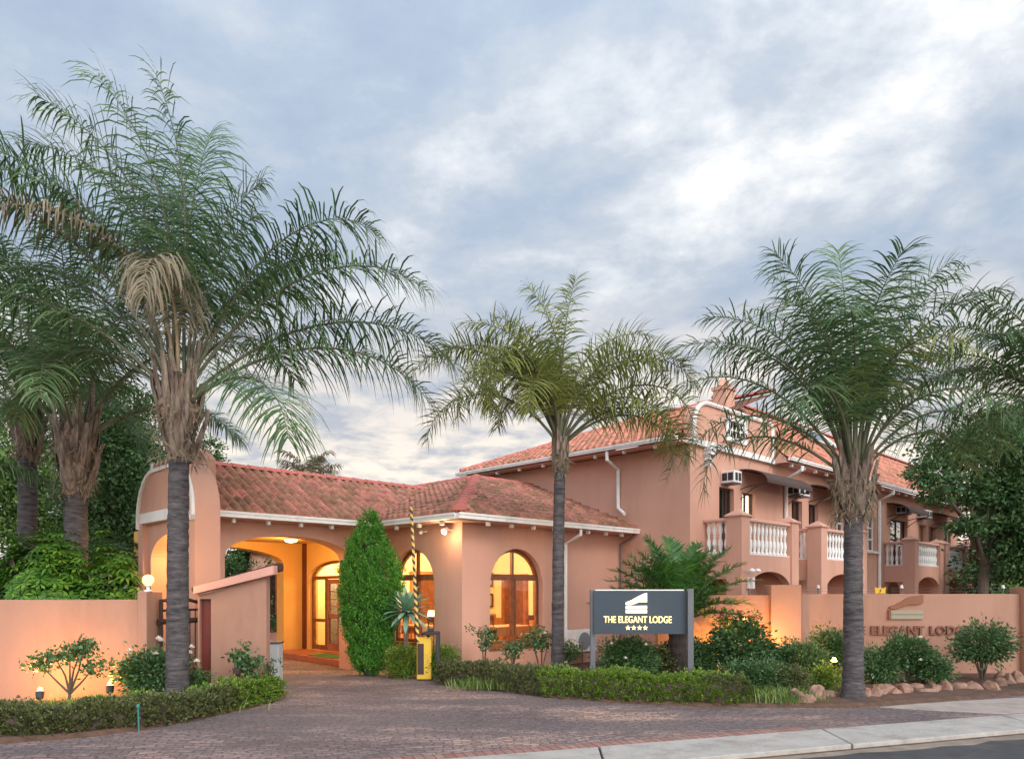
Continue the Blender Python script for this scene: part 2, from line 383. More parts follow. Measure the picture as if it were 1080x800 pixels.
def edge_mat():
    m = bpy.data.materials.new('red_edge_brick'); m.use_nodes = True; t = m.node_tree; bs = t.nodes['Principled BSDF']
    tcn = t.nodes.new('ShaderNodeTexCoord'); mp = t.nodes.new('ShaderNodeMapping'); mp.inputs['Rotation'].default_value = (0, 0, -math.atan2(ey, ex)+math.pi/2)
    t.links.new(tcn.outputs['Object'], mp.inputs[0]); br = t.nodes.new('ShaderNodeTexBrick'); t.links.new(mp.outputs[0], br.inputs['Vector'])
    br.offset = 0; br.inputs['Scale'].default_value = 1; br.inputs['Brick Width'].default_value = .22; br.inputs['Row Height'].default_value = .11; br.inputs['Mortar Size'].default_value = .008
    br.inputs['Color1'].default_value = (.24, .10, .08, 1); br.inputs['Color2'].default_value = (.34, .18, .15, 1); br.inputs['Mortar'].default_value = (.08, .06, .05, 1)
    n3 = t.nodes.new('ShaderNodeTexNoise'); n3.inputs['Scale'].default_value = 6; n3.inputs['Detail'].default_value = 8; t.links.new(tcn.outputs['Object'], n3.inputs['Vector'])
    t.links.new(mix(ramp(n3.outputs[0], [(.5, (0, 0, 0)), (.65, (.7,)*3)], t), br.outputs[0], (.17, .13, .12), tree=t), bs.inputs['Base Color']); bs.inputs['Roughness'].default_value = .9
    bp = t.nodes.new('ShaderNodeBump'); bp.inputs['Strength'].default_value = .8; bp.inputs['Distance'].default_value = .02; bp.invert = True
    t.links.new(br.outputs['Fac'], bp.inputs['Height']); t.links.new(bp.outputs[0], bs.inputs['Normal']); return m
b = MB(); b.prism([st(-14, 7.525), st(6.6, 7.525), st(6.6, 7.745), st(-14, 7.745)], -.02, .005); tag(b.build('paving_edge', edge_mat()), None, None, kind='structure')
# thin drift of sand along the kerb foot
SAND = mat('gutter_sand', (.22, .18, .14), 1, vary=.3, bump=.6, bscale=60)
b = MB(); top = []; bot = []
for i in range(90):
    e = -12+i*.4; top.append(st(e, 6.652)); bot.append(st(e, 6.50-.16*rnd.random()**2))
b.prism(top+bot[::-1], -.054, -.050); tag(b.build('road_sand', SAND), None, None, kind='structure')
SW = mat('sidewalk_concrete', (.33, .28, .25), .95, vary=.15, bump=.7, bscale=18, dirt=((.2, .14, .11), 2, .7, (1, 1, 1)))
sheet('sidewalk', [(5.55, 11.0), (6.3, 11.32), (7.2, 11.62), (8.4, 11.98), (11, 12.9), (17, 15.0), (17, 13.45), (12, 12.0), (9.0, 11.0), (7.0, 10.42), (6.1, 10.75)], .012, SW, .01)

bed_r = [(-1.75, 14.5), (-1.5, 14.05), (-.6, 13.2), (.63, 11.95), (1.65, 11.42), (2.5, 11.15), (3.6, 10.97), (5.04, 10.95), (5.6, 11.1), (6.4, 11.42), (8.6, 12.25), (12, 13.6), (18, 15.8), (18, 20), (2.5, 20), (-.9, 14.8)]
bed_l = [(-16, 8.0), (-6.2, 8.35), (-5.93, 8.44), (-5.14, 8.76), (-4.71, 9.2), (-4.31, 9.93), (-3.9, 10.95), (-3.70, 11.9), (-3.85, 12.6), (-4.3, 13.2), (-5.1, 14.2), (-5.9, 14.3), (-7, 16), (-16, 24)]
def soil(name, poly, h=.05):
    b = MB(); n = len(poly); cx = sum(p[0] for p in poly)/n; cy = sum(p[1] for p in poly)/n
    inn = []
    for i, p in enumerate(poly):
        a = Vector(poly[i-1]); c = Vector(poly[(i+1) % n]); t = (c-a).normalized(); nn = Vector((-t.y, t.x))
        inn.append((p[0]+nn.x*.12, p[1]+nn.y*.12))
    ts = tessellate_polygon([[Vector((p[0], p[1], 0)) for p in inn]])
    b.add([(p[0], p[1], -.01) for p in poly]+[(p[0], p[1], h) for p in inn], [(i, (i+1) % n, (i+1) % n+n, i+n) for i in range(n)]+[tuple(k+n for k in a) for a in ts])
    return tag(b.build(name, SOIL), None, None, kind='structure')
soil('bed_soil', bed_r); soil('bed_soil', bed_l)

# ------------------------------------------------------------------ the lodge
LG = thing('lodge_building', 'salmon pink two-storey lodge with red tiled roofs, arched carport and white balustraded balconies', 'building', BO, BA)
DA = .42
TE = 3.15        # wall head of the low wing
BF = -1.98; AL = 5.19; TH = 5.18                     # tall wing: front plane, side plane, wall head
# windows of the corner block
w1a0, w1a1 = .76, 2.36; w2b0, w2b1 = .90, 2.46
b = MB()
b.plate(rect(0, AL, 0, TE), [arch(w1a0, w1a1, .50, 1.85, .80)], FA(0), 0, .28)
b.plate(rect(.28, 2.8, 0, TE), [arch(w2b0, w2b1, .50, 1.85, .80)], FB(0), 0, .28)
def archwall(b, a0, a1, zt, o0, o1, zs, rise, mp, w0, w1, n=22):
    c = (o0+o1)/2; r = (o1-o0)/2
    pts = [(a0, 0), (o0, 0)]+[(c-r*math.cos(math.pi*i/n), zs+rise*math.sin(math.pi*i/n)) for i in range(n+1)]+[(o1, 0), (a1, 0), (a1, zt), (a0, zt)]
    b.plate(pts, [], mp, w0, w1)
archwall(b, -4.05, 0, TE, -3.62, -.82, 2.44, .44, FA(2.8), 0, .50)
b.build('wall', PL, LG)
# carport: back arch, return wall, entrance wall
b = MB()
archwall(b, -3.78, -.15, TE, -3.6, -.15-.001, 2.44, .42, FA(7.26), 0, .40)
b.box(-.15, DA+.3, 7.262, 7.66, 0, TE)
D1_, DC = ba(325.5, DA), ba(353, DA); D0_ = 2*DC-D1_; DM = ba(342, DA+.05)
b.plate(rect(2.8+.50, 7.26, 0, TE), [arch(D0_, D1_, .15, 2.02, .50)], FB(DA), 0, .25)
b.build('porch_wall', PLY, LG)
b = MB(); b.box(DA-.03, DA-.001, ba(323.5, DA), 7.258, .15, TE-.06); b.build('corner_trim', mat('oxblood_door', (.13, .022, .014), .5, vary=.15, scale=3), LG)
b = MB(); b.box(-3.78, DA-.002, 3.31, 7.25, 3.02, 3.10); b.build('porch_ceiling', PLY, LG)
b = MB(); b.box(-.62, DA-.002, 2.805+.50, 7.1, 0, .15); o = b.build('porch_step', mat('red_tile_step', (.33, .10, .04), .5, vary=.2, scale=5), LG); bevel(o, .01)
# entrance: frame, side lights, pair of doors
fr = MB(); A5 = arch(D0_, D1_, .15, 2.02, .50)
def inset_arch(u0, u1, z0, zs, rise, t): return arch(u0+t, u1-t, z0+t*.9, zs, rise-t*.9)
L0, L1 = DM+.05, D1_-.09; W0 = L0-.05-1.34
fr.plate(A5, [arch(D0_+.09, D1_-.09, 2.12, 2.13, .32)[2:], rect(L0, L1, .98, 2.03), rect(L0, L1, .28, .90), rect(D0_+.08, W0-.06, .3, 2.03), rect(W0-.01, L0-.04, .16, 2.05)], FB(DA+.10), 0, .07)
fr.build('door_frame', WOOD, LG)
for k in range(2):
    u0, u1 = W0+.665*k, W0+.665*k+.655
    d = MB(); d.plate(rect(u0, u1, .16, 2.04), [rect(u0+.12, u1-.12, 1.12, 1.92), rect(u0+.12, u1-.12, .36, 1.0)], FB(DA+.115), 0, .045)
    for zc in (1.32, 1.52, 1.72): d.box(DA+.125, DA+.145, u0+.12, u1-.12, zc-.012, zc+.012)
    dd = d.build('door', mat('door_wood', (.27, .085, .03), .35, vary=.3, scale=6), LG)
    g = MB(); g.box(DA+.135, DA+.141, u0+.12, u1-.12, 1.12, 1.92); g.box(DA+.135, DA+.141, u0+.12, u1-.12, .36, 1.0); g.build('pane', GLD, dd)
    x = u0+(.06 if k == 0 else .60)
    h = MB(); h.tube([(DA+.10, x, 1.0), (DA+.10, x, 1.22)], .014); h.box(DA+.09, DA+.12, x-.02, x+.02, 1.02, 1.08); h.build('handle', mat('brass', (.6, .4, .12), .3, metal=1), dd)
g = MB(); g.plate(arch(D0_+.09, D1_-.09, 2.12, 2.13, .32)[2:], [], FB(DA+.135), 0, .006); g.box(DA+.135, DA+.141, L0, L1, .98, 2.03); g.box(DA+.135, DA+.141, L0, L1, .28, .90); g.build('door_glazing', GLS, LG)

def arched_window(mp, u0, u1, z0, zs, rise, dep, nm='window'):
    f = MB(); t = .07; c = (u0+u1)/2
    n = 14; r = (u1-u0)/2-t; rr = rise-t
    zt = zs+.20
    def q(side):
        th0 = math.asin(min(.99, (zt+.05-zs)/rr)); pts = []
        for i in range(n+1):
            th = th0+(math.pi/2-th0)*i/n
            pts.append((c+side*max(.025, r*math.cos(th)), zs+rr*math.sin(th)))
        return pts+[(c+side*.025, zt+.05)]
    holes = [q(-1), q(1), rect(u0+t, c-.05, z0+.16, zt-.05), rect(c+.05, u1-t, z0+.16, zt-.05)]
    f.plate(arch(u0, u1, z0, zs, rise), holes, mp, dep, dep+.07)
    wf = f.build(nm, WOOD, LG)
    s = MB()
    for a0, a1 in ((u0+t, c-.05), (c+.05, u1-t)):
        s.plate(rect(a0, a1, z0+.16, zt-.05), [rect(a0+.03, a1-.03, z0+.19, zt-.08)], mp, dep-.015, dep+.03)
    s.build('sash', WOOD, wf)
    s = MB(); s.plate(rect(u0+.001, u1-.001, z0+.0, z0+.12), [], mp, -.02, dep-.001); s.build('sill', WOOD, wf)
    g = MB(); g.plate(inset_arch(u0, u1, z0, zs, rise, .04), [], mp, dep+.035, dep+.041); g.build('pane', GLS, wf)
arched_window(FA(0), w1a0, w1a1, .50, 1.85, .80, .14)
arched_window(FB(0), w2b0, w2b1, .50, 1.85, .80, .14)
# the room behind them
b = MB()
b.box(.3, 5.1, 4.5, 4.6, 0, 3.0); b.box(5.08, 5.15, .3, 4.5, 0, 3.0)
b.plate(rect(3.2, 4.5, 0, 3.0), [], FB(.70), 0, .05)
b.build('room_wall', ROOMW, LG)
b = MB(); b.box(.3, 5.1, .3, 4.5, 2.96, 3.0); b.build('room_ceiling', ROOMC, LG)
b = MB(); b.box(.3, 5.1, .3, 4.5, .1, .15); b.build('room_floor', mat('room_floor_tile', (.30, .15, .06), .5, vary=.15), LG)
b = MB(); b.box(.3, 5.1, 4.46, 4.498, .15, 1.05); b.box(5.05, 5.079, .3, 4.45, .15, .95); b.build('wainscot', WOODL, LG)
for u in (2.55, 3.9):
    d = MB(); d.plate(rect(u-.55, u+.55, .15, 2.25), [rect(u-.42, u+.42, .25, 2.1)], FA(4.38), 0, .1); dd = d.build('inner_door', WOODL, LG)
    d = MB(); d.box(u-.42, u+.42, 4.43, 4.455, .25, 2.1); d.build('panel', WOOD, dd)
for u in (2.35, 3.62):
    d = MB(); d.plate(rect(u-.50, u+.50, .15, 2.20), [rect(u-.38, u+.38, .25, 2.08)], FB(4.97), 0, .1); dd = d.build('inner_door', mat('reddish_door_wood', (.30, .10, .03), .4, vary=.25, scale=6), LG)
    d = MB(); d.box(5.01, 5.03, u-.38, u+.38, .25, 2.08); d.build('panel', WOOD if u > 3 else WOODL, dd)
# hall behind the entrance doors
b = MB(); b.box(2.6, 2.68, 4.62, 7.3, 0, 3.0); b.box(DA+.3, 2.6, 7.0, 7.08, 0, 3.0); b.box(.70, 2.6, 4.62, 4.68, 0, 3.0); b.build('hall_wall', ROOMW, LG)
b = MB(); b.box(.68, 2.6, 4.62, 7.3, .08, .15); b.build('hall_floor', mat('room_floor_tile', (.3, .15, .06)), LG)
b = MB(); b.box(.68, 2.6, 4.62, 7.3, 2.98, 3.02); b.build('hall_ceiling', ROOMC, LG)

# ---- gable arch at the carport's end
b = MB(); r = .95
def gab(b0, b1, zt, r, n=12):
    p = [(b0, 0)]+[(b0, zt-r)]
    for i in range(1, n+1): a = math.pi/2*i/n; p.append((b0+r-r*math.cos(a), zt-r+r*math.sin(a)))
    for i in range(n+1): a = math.pi/2*i/n; p.append((b1-r+r*math.sin(a), zt-r+r*math.cos(a)))
    return p+[(b1, 0)]
G0, G1, GZ = 1.97, 5.0, 4.14
out_ = gab(G0, G1, GZ, r)
inn = [(G1-.28, 0), (G1-.28, 3.28), (G0+.28, 3.28), (G0+.28, 0)]
b.plate(out_+inn, [], FB(-4.5), 0, .45)
b.build('gable_wall', PL, LG)
b = MB(); n = 20; c = (G0+G1)/2; rr = (G1-G0)/2-.45
pts = [(G0+.28, 3.278), (G0+.28, 0), (c-rr, 0)]+[(c-rr*math.cos(math.pi*i/n), 2.35+.5*math.sin(math.pi*i/n)) for i in range(n+1)]+[(c+rr, 0), (G1-.28, 0), (G1-.28, 3.278)]
b.plate(pts, [], FB(-4.40), 0, .3); b.build('gable_arch', PL, LG)
b = MB()                                             # white moulding over the shoulders and the band
m1 = [(G1+.01, 3.02)]+[(p[0]+.01, p[1]+.0) for p in out_[14:-1][::-1]]
def mould(bb, pts, aa, t, d):
    k = len(pts)
    for i in range(k-1):
        p, q = Vector(pts[i]), Vector(pts[i+1]); t_ = (q-p).normalized(); nn = Vector((-t_.y, t_.x))
        a, c_, e, g = p-nn*t, q-nn*t, q+nn*.012, p+nn*.012
        bb.hexa([(aa-d, a.x, a.y), (aa-d, c_.x, c_.y), (aa+.05, c_.x, c_.y), (aa+.05, a.x, a.y), (aa-d, g.x, g.y), (aa-d, e.x, e.y), (aa+.05, e.x, e.y), (aa+.05, g.x, g.y)])
half = out_[1:-1]                                    # up the near shoulder and down the far one
def ringm(bb, o1, w, aa, d0, d1):
    k = len(o1)
    for i in range(k-1):
        quad = []
        for (x, z) in (o1[i], o1[i+1]):
            cx, cz = (G0+G1)/2, 2.6; dx, dz = cx-x, cz-z; l = math.hypot(dx, dz); quad.append(((x, z), (x+dx/l*w, z+dz/l*w)))
        (p, pi), (q, qi) = quad
        bb.hexa([(aa-d0, p[0], p[1]), (aa-d0, q[0], q[1]), (aa-d0, qi[0], qi[1]), (aa-d0, pi[0], pi[1]),
                 (aa-d1, p[0], p[1]), (aa-d1, q[0], q[1]), (aa-d1, qi[0], qi[1]), (aa-d1, pi[0], pi[1])])
ringm(b, [(G0, 3.02)]+out_[1:-1]+[(G1, 3.02)], .075, -4.5, 0, .05)
b.box(-4.56, -4.40, G0+.28, G1-.28, 3.10, 3.30)
b.box(-4.55, -4.5, G0, G0+.28, 3.02, 3.10)
b.build('moulding', WHT, LG)
b = MB(); b.plate([(2.72, 3.3), (2.80, 4.26), (2.98, 4.40), (5.60, 4.40), (5.78, 4.24), (5.86, 3.3)], [], FB(-4.04), 0, .24)
b.box(-4.06, -3.78, 3.10, 5.45, 4.40, 4.47); b.build('parapet', PL, LG)
b = MB(); b.plate([(5.0, 0), (5.84, 0), (5.84, 3.4), (5.0, 3.4)], [], FB(-4.04), 0, .24); b.build('end_wall', PL, LG)
b = MB(); b.box(-4.07, -3.77, 5.55, 5.62, 4.24, 4.50); b.box(-4.10, -3.97, 5.62, 5.9, 4.12, 4.24); b.build('parapet_trim', WHT, LG)

# ---- roofs
def tiles(name, o0, U, V, pitch, ulen, vlen, keep, m, z0, tw=.205, te=.30, wid=4):
    """barrel tiles on a plane rising along V from the eave at o0 (building frame), one loose shell per tile"""
    v = []; f = []
    nu = int(ulen/tw)+1; nv = int(vlen/te)+1
    prof = [-.014, .024, .062, .072, .052, .008, -.014]
    us = np.array([0, .10, .28, .45, .62, .80, 1.0])*tw
    cs = 1/math.sqrt(1+pitch*pitch)
    for j in range(nv):
        for i in range(nu):
            uc, vc = (i+.5)*tw, (j+.5)*te*1.0
            if vc > vlen or uc > ulen: continue
            a = o0[0]+U[0]*uc+V[0]*vc; b_ = o0[1]+U[1]*uc+V[1]*vc
            if not keep(a, b_, z0+pitch*vc): continue
            k = len(v); jj = rnd.uniform(-.006, .006)
            for (vv, lift) in ((j*te-.05, -.005), (j*te-.045, .052), ((j+1)*te, .0)):
                for u, pz in zip(us, prof):
                    x = o0[0]+U[0]*(i*tw+u)+V[0]*vv; y = o0[1]+U[1]*(i*tw+u)+V[1]*vv
                    v.append((x, y, z0+pitch*vv+(pz if lift != -.005 else pz*.6)+lift+jj))
            n = len(prof)
            for rr_ in range(2):
                for c_ in range(n-1):
                    q = k+rr_*n+c_; f.append((q, q+1, q+1+n, q+n))
    return newmesh(name, v, f, m, LG)
def deck(b, pts): b.add([(p[0], p[1], p[2]-.02) for p in pts], [tuple(range(len(pts)))])
def caps(b, p, q, r=.11, step=.36):
    p, q = Vector(p), Vector(q); l = (q-p).length; n = max(1, int(l/step)); t = (q-p)/l
    x = t.cross(Vector((0, 0, 1))).normalized(); y = x.cross(t)
    for i in range(n):
        s0, s1 = l*i/n-.03, l*(i+1)/n
        k = len(b.v)
        for s, rr_ in ((s0, r*1.12), (s1, r*.95)):
            for j in range(7):
                a = math.pi*j/6; b.v.append(tuple(p+t*s+x*math.cos(a)*rr_+y*(math.sin(a)*rr_*.8)))
        for j in range(6): b.f.append((k+j, k+j+1, k+j+8, k+j+7))
        b.f.append(tuple(k+j for j in range(7)))
EZ = 3.25; oh = .46
P1, P2 = .565, .386
hB = lambda a, b_: EZ+P2*(a+oh); hA = lambda a, b_: EZ+P2*(b_+oh); hC = lambda a, b_: EZ+P1*(b_-2.34)
inblk = lambda a, b_: a > -oh
apx = 3.14
roofs = []
tiles('roof', (-4.04, 2.34), (1, 0), (0, 1), P1, 6.7, 2.0, lambda a, b_, z: (not inblk(a, b_)) or hC(a, b_) > hB(a, b_)-.02, TILE, EZ)
tiles('roof', (-oh, -oh), (1, 0), (0, 1), P2, AL+oh, apx+oh, lambda a, b_, z: z <= hB(a, b_)+.06, TILE, EZ)
tiles('roof', (-oh, -oh), (0, 1), (1, 0), P2, 7.0, apx+oh, lambda a, b_, z: z <= hA(a, b_)+.06 and (b_ < 2.34 or z > hC(a, b_)-.03 or b_ > 4.34), TILE, EZ)
b = MB()
deck(b, [(-4.04, 2.34, EZ), (2.6, 2.34, EZ), (2.6, 4.34, EZ+P1*2), (-4.04, 4.34, EZ+P1*2)])
deck(b, [(-4.04, 4.34, EZ+P1*2), (2.6, 4.34, EZ+P1*2), (2.6, 8.0, EZ-.1), (-3.7, 8.0, EZ-.1)])
deck(b, [(-oh, -oh, EZ), (AL, -oh, EZ), (AL, apx, EZ+P2*(apx+oh)), (apx, apx, EZ+P2*(apx+oh))])
deck(b, [(-oh, -oh, EZ), (apx, apx, EZ+P2*(apx+oh)), (apx, 7, EZ+P2*(apx+oh)), (-oh+.0, 7, EZ)])
b.build('roof_deck', mat('roof_underlay', (.16, .06, .04), .9), LG)
b = MB()
caps(b, (-oh, -oh, EZ+.05), (apx, apx, EZ+P2*(apx+oh)+.05), .13); b.build('hip_tiles', RIDGE, LG); b = MB()
caps(b, (-3.95, 4.34, EZ+P1*2+.03), (2.45, 4.34, EZ+P1*2+.03)); b.build('ridge_tiles', RIDGE, LG); b = MB()
caps(b, (apx, apx, EZ+P2*(apx+oh)+.03), (apx, 7, EZ+P2*(apx+oh)+.03)); b.build('ridge_tiles', RIDGE, LG); b = MB()
caps(b, (apx, apx, EZ+P2*(apx+oh)+.03), (AL-.02, apx, EZ+P2*(apx+oh)+.03))
b.build('ridge_tiles', RIDGE, LG)
# soffits, gutters, rafter feet
def gutter(b, p, q, z, out_dir, hh=.10, ww=.11):
    (a0, b0), (a1, b1) = p, q; ox, oy = out_dir
    b.hexa([(a0, b0, z-hh), (a1, b1, z-hh), (a1+ox*ww, b1+oy*ww, z-hh), (a0+ox*ww, b0+oy*ww, z-hh), (a0, b0, z), (a1, b1, z), (a1+ox*ww, b1+oy*ww, z), (a0+ox*ww, b0+oy*ww, z)])
    b.hexa([(a0+ox*ww, b0+oy*ww, z-.03), (a1+ox*ww, b1+oy*ww, z-.03), (a1+ox*(ww+.018), b1+oy*(ww+.018), z-.03), (a0+ox*(ww+.018), b0+oy*(ww+.018), z-.03),
            (a0+ox*ww, b0+oy*ww, z+.012), (a1+ox*ww, b1+oy*ww, z+.012), (a1+ox*(ww+.018), b1+oy*(ww+.018), z+.012), (a0+ox*(ww+.018), b0+oy*(ww+.018), z+.012)])
GZ_ = 3.235
b = MB(); gutter(b, (-4.03, 2.40), (-oh-.1, 2.40), GZ_, (0, -1)); b.build('gutter', WHT, LG)
b = MB(); gutter(b, (-oh, 2.4), (-oh, -oh), GZ_, (-1, 0)); b.build('gutter', WHT, LG)
b = MB(); gutter(b, (-oh-.1, -oh), (AL, -oh), GZ_, (0, -1)); b.build('gutter', WHT, LG)
b = MB(); b.box(-4.03, -.01, 2.42, 2.8, 3.12, 3.15); b.box(-oh+.02, 0, 0, 2.8, 3.121, 3.149); b.box(-oh+.02, AL, -oh+.02, 0, 3.12, 3.15); b.build('soffit', PCAP, LG)
for a in [-3.6, -2.9, -2.2, -1.5, -.85]:
    r_ = MB(); r_.box(a-.03, a+.03, 2.42, 2.50, 3.045, 3.12); r_.build('rafter_end', WHT, LG)
for bb_ in [.15, .9, 1.7]:
    r_ = MB(); r_.box(-oh+.03, -oh+.11, bb_-.03, bb_+.03, 3.045, 3.12); r_.build('rafter_end', WHT, LG)
for a in [.35, 1.0, 1.65, 2.3, 3.45, 4.1, 4.7]:
    r_ = MB(); r_.box(a-.03, a+.03, -oh+.03, -oh+.11, 3.045, 3.12); r_.build('rafter_end', WHT, LG)
b = MB(); b.tube([(3.05, -oh-.05, 3.12), (3.05, -oh-.05, 3.0), (3.05, -.06, 2.82), (3.05, -.06, .1)], .04); b.build('downpipe', WHT, LG)
b = MB(); b.tube([(5.06, -oh-.05, 3.12), (5.06, -oh+.1, 3.0), (5.1, -.05, 2.9), (5.1, -.05, .1)], .018); b.build('downpipe', GREY, LG)
b = MB(); b.box(-4.03, -3.95, 2.30, 2.39, 0, 3.13); b.build('downpipe', WHT, LG)
b = MB(); b.box(-.835, -.821, 2.95, 3.25, .95, 1.28); b.build('wall_plaque', WHT, LG)

# ---- tall wing
b = MB()
b.plate(rect(BF+.3, 5.3, 0, TH), [], FB(AL), 0, .3)
b.build('side_wall', PL, LG)
holes = []
def hole(px0, px1, z0, z1):
    return rect(ab(px0, BF), ab(px1, BF), z0, z1)
WZ0, WZ1 = 2.45, 4.28
wins = [(758.5, 774, 2.6, 4.27, 'dark'), (835, 846, 2.6, 4.27, 'dark'), (881, 892, 3.05, 4.25, 'white'), (914, 924, 3.05, 4.25, 'white'), (939, 957, 2.6, 4.27, 'dark'), (969, 977, 2.6, 4.25, 'tan')]
drs = [(783, 796.5, 2.3, 4.25, 'lit'), (853, 863, 2.3, 4.25, 'dark'), (979.5, 987, 2.3, 4.25, 'tan'), (996, 1002.5, 2.3, 4.22, 'white')]
AE = 26.5
for p0, p1, z0, z1, k in wins+drs: holes.append(hole(p0, p1, z0, z1))
gw = [(ab(738, BF), ab(770, BF)), (ab(800, BF), ab(828, BF)), (ab(875, BF), ab(900, BF)), (ab(935, BF), ab(950, BF)), (ab(972, BF), ab(985, BF)), (ab(998, BF), ab(1008, BF))]
for a0, a1 in gw: holes.append(arch(a0+.1, a1-.1, .1, 1.7, .35, 10))
b = MB(); b.plate(rect(AL, AE, 0, TH), holes, FA(BF), 0, .30)
b.build('front_wall', PL, LG)
b = MB(); b.plate(rect(BF+.3, 5, 0, TH), [], FB(AE-.3), 0, .3); b.build('side_wall', PL, LG)
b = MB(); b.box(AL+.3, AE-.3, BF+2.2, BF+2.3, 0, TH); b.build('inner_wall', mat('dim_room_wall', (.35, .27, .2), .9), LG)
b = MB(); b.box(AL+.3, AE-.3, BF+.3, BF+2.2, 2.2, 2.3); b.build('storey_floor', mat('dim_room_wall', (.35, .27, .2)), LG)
FR = {'dark': DBR, 'white': WHT, 'tan': WOODL, 'lit': DBR}
CURT = mat('curtain_cloth', (.75, .62, .45), .9, vary=.1, bump=.3, bscale=20, bands=(20, 1, .2))
for (p0, p1, z0, z1, k) in wins+drs:
    a0, a1 = ab(p0, BF), ab(p1, BF); isd = (p0, p1, z0, z1, k) in drs; m = FR[k]
    n = 2 if (a1-a0) > .9 or k in ('white', 'dark') else 1; rows = 3 if k == 'white' else 2
    if isd: n = 2; rows = 3
    t = .03 if isd else .05; hs = []; cw = (a1-a0-t)/n; rh = (z1-z0-t)/rows
    for i in range(n):
        for j in range(rows): hs.append(rect(a0+t+cw*i, a0+cw*(i+1), z0+t+rh*j, z0+rh*(j+1)))
    f = MB(); f.plate(rect(a0+.001, a1-.001, z0+.001, z1-.001), hs, FA(BF+.1), 0, .05); fo = f.build('balcony_door' if isd else 'window', m, LG)
    g = MB(); g.plate(rect(a0+.01, a1-.01, z0+.01, z1-.01), [], FA(BF+.125), 0, .006)
    g.build('pane', GLS if k == 'lit' else GLD, fo)
    if not isd: s = MB(); s.plate(rect(a0-.06, a1+.06, z0-.07, z0-.001), [], FA(BF), -.08, .02); s.build('sill', WHT if k == 'white' else PCAP, fo)
    if k == 'lit':
        f = MB(); f.plate(rect(a0+.05, a1-.05, z0, z1-.05), [], FA(BF+.165), 0, .01); f.build('curtain', emit('glowing_curtain', (1.0, .86, .70), 1.9), fo)  # cloth glows by itself, standing in for lamplight in the room behind
    else:
        f = MB(); aw = a0+(a1-a0)*(.35 if n > 1 else .3)
        for i in range(8): f.box(a0+.02+i*(aw-a0)/8, a0+.02+(i+.8)*(aw-a0)/8, BF+.17+.03*(i % 2), BF+.19+.03*(i % 2), z0, z1)
        f.build('curtain', CURT, fo)
# parapet gable over the first bay
g0, g1, gz = AL, AL+4.0, 6.18
pts = [(g0, TH), (g1, TH), (g1, gz-.05), (g1-.1, gz), (g0+.75, gz)]+[(g0+.75-.62*math.sin(math.pi/2*i/8), gz-.55+.55*math.cos(math.pi/2*i/8)) for i in range(1, 9)]+[(g0+.13, TH+.12), (g0, TH+.12)]
v0, v1 = ab(766, BF), ab(785, BF)
b = MB(); b.plate(pts, [rect(v0, v1, 5.50, 5.98)], FA(BF), 0, .25); b.box(g1-.25, g1-.002, BF+.25, BF+2.0, TH, gz-.06); b.build('parapet', PL, LG)
b = MB()
edge = pts[2:-1]; edge = [(g1, TH+.1)]+edge
for i in range(len(edge)-1):
    b.tube([(edge[i][0], BF-.03, edge[i][1]), (edge[i+1][0], BF-.03, edge[i+1][1])], .05, 6)
b.build('parapet_trim', WHT, LG)
b = MB(); b.box(AL-.06, g1+.2, BF-.10, BF-.002, TH-.06, TH+.08); b.box(AL-.10, AL-.002, BF-.10, 5.3, TH-.05, TH+.03); b.build('cornice', WHT, LG)
b = MB(); ax = ab(744.5, BF)
b.box(ax-.11, ax+.11, BF-.20, BF-.003, TH-.24, TH-.061); b.box(ax-.09, ax+.09, BF-.15, BF-.003, TH-.38, TH-.24); b.box(ax-.06, ax+.06, BF-.10, BF-.003, TH-.52, TH-.38); b.build('corbel', WHT, LG)
b = MB(); b.plate(rect(v0-.07, v1+.07, 5.43, 6.05), [rect(v0+.04, v1-.04, 5.54, 5.94)], FA(BF), -.05, .02)
for i in range(6):
    x = v0+.05+(v1-v0-.1)*i/5; b.tube([(x, BF+.02, 5.54), (x+.05*math.sin(i*2), BF+.02, 5.74), (x, BF+.02, 5.94)], .014, 5)
b.box(v0, v1, BF+.01, BF+.03, 5.72, 5.76); b.build('vent_grille', WHT, LG)
b = MB(); b.box(v0, v1, BF+.2, BF+.22, 5.5, 5.98); b.build('vent_back', DARK, LG)
# roofs of the tall wing
EZ2 = 5.25; P3, P4 = .386, .90
Hm = EZ2+P4*2.25
hF = lambda a, b_: EZ2+P4*(b_-(BF-oh)); hS = lambda a, b_: EZ2+P3*(a-(AL-oh))
tiles('roof', (AL-oh, BF+.3), (0, 1), (1, 0), P3, 5.3-BF, 5.2, lambda a, b_, z: z <= hF(a, b_)+.1 and (b_ < 5.7-(a-AL+oh)*.55), TILE2, EZ2)
tiles('roof', (g1, BF-oh), (1, 0), (0, 1), P4, AE+oh-g1, 2.2, lambda a, b_, z: True, TILE2, EZ2, te=.30)
b = MB()
deck(b, [(AL-oh, BF+.3, EZ2), (AL+4.8, BF+.3, EZ2+P3*5.2), (AL+4.8, 2.6, EZ2+P3*5.2), (AL-oh, 5.7, EZ2)])
deck(b, [(g1, BF-oh, EZ2), (AE+oh, BF-oh, EZ2), (AE+oh, BF-oh+2.2, EZ2+P4*2.2), (g1, BF-oh+2.2, EZ2+P4*2.2)])
deck(b, [(g1, BF-oh+2.2, EZ2+P4*2.2), (AE+oh, BF-oh+2.2, EZ2+P4*2.2), (AE+oh, 5, EZ2), (g1, 5, EZ2)])
deck(b, [(AL-oh, 5.7, EZ2), (AL+4.8, 2.6, EZ2+P3*5.2), (AL+4.8, 5.7, EZ2)])
b.build('roof_deck', mat('roof_underlay', (.16, .06, .04), .9), LG)
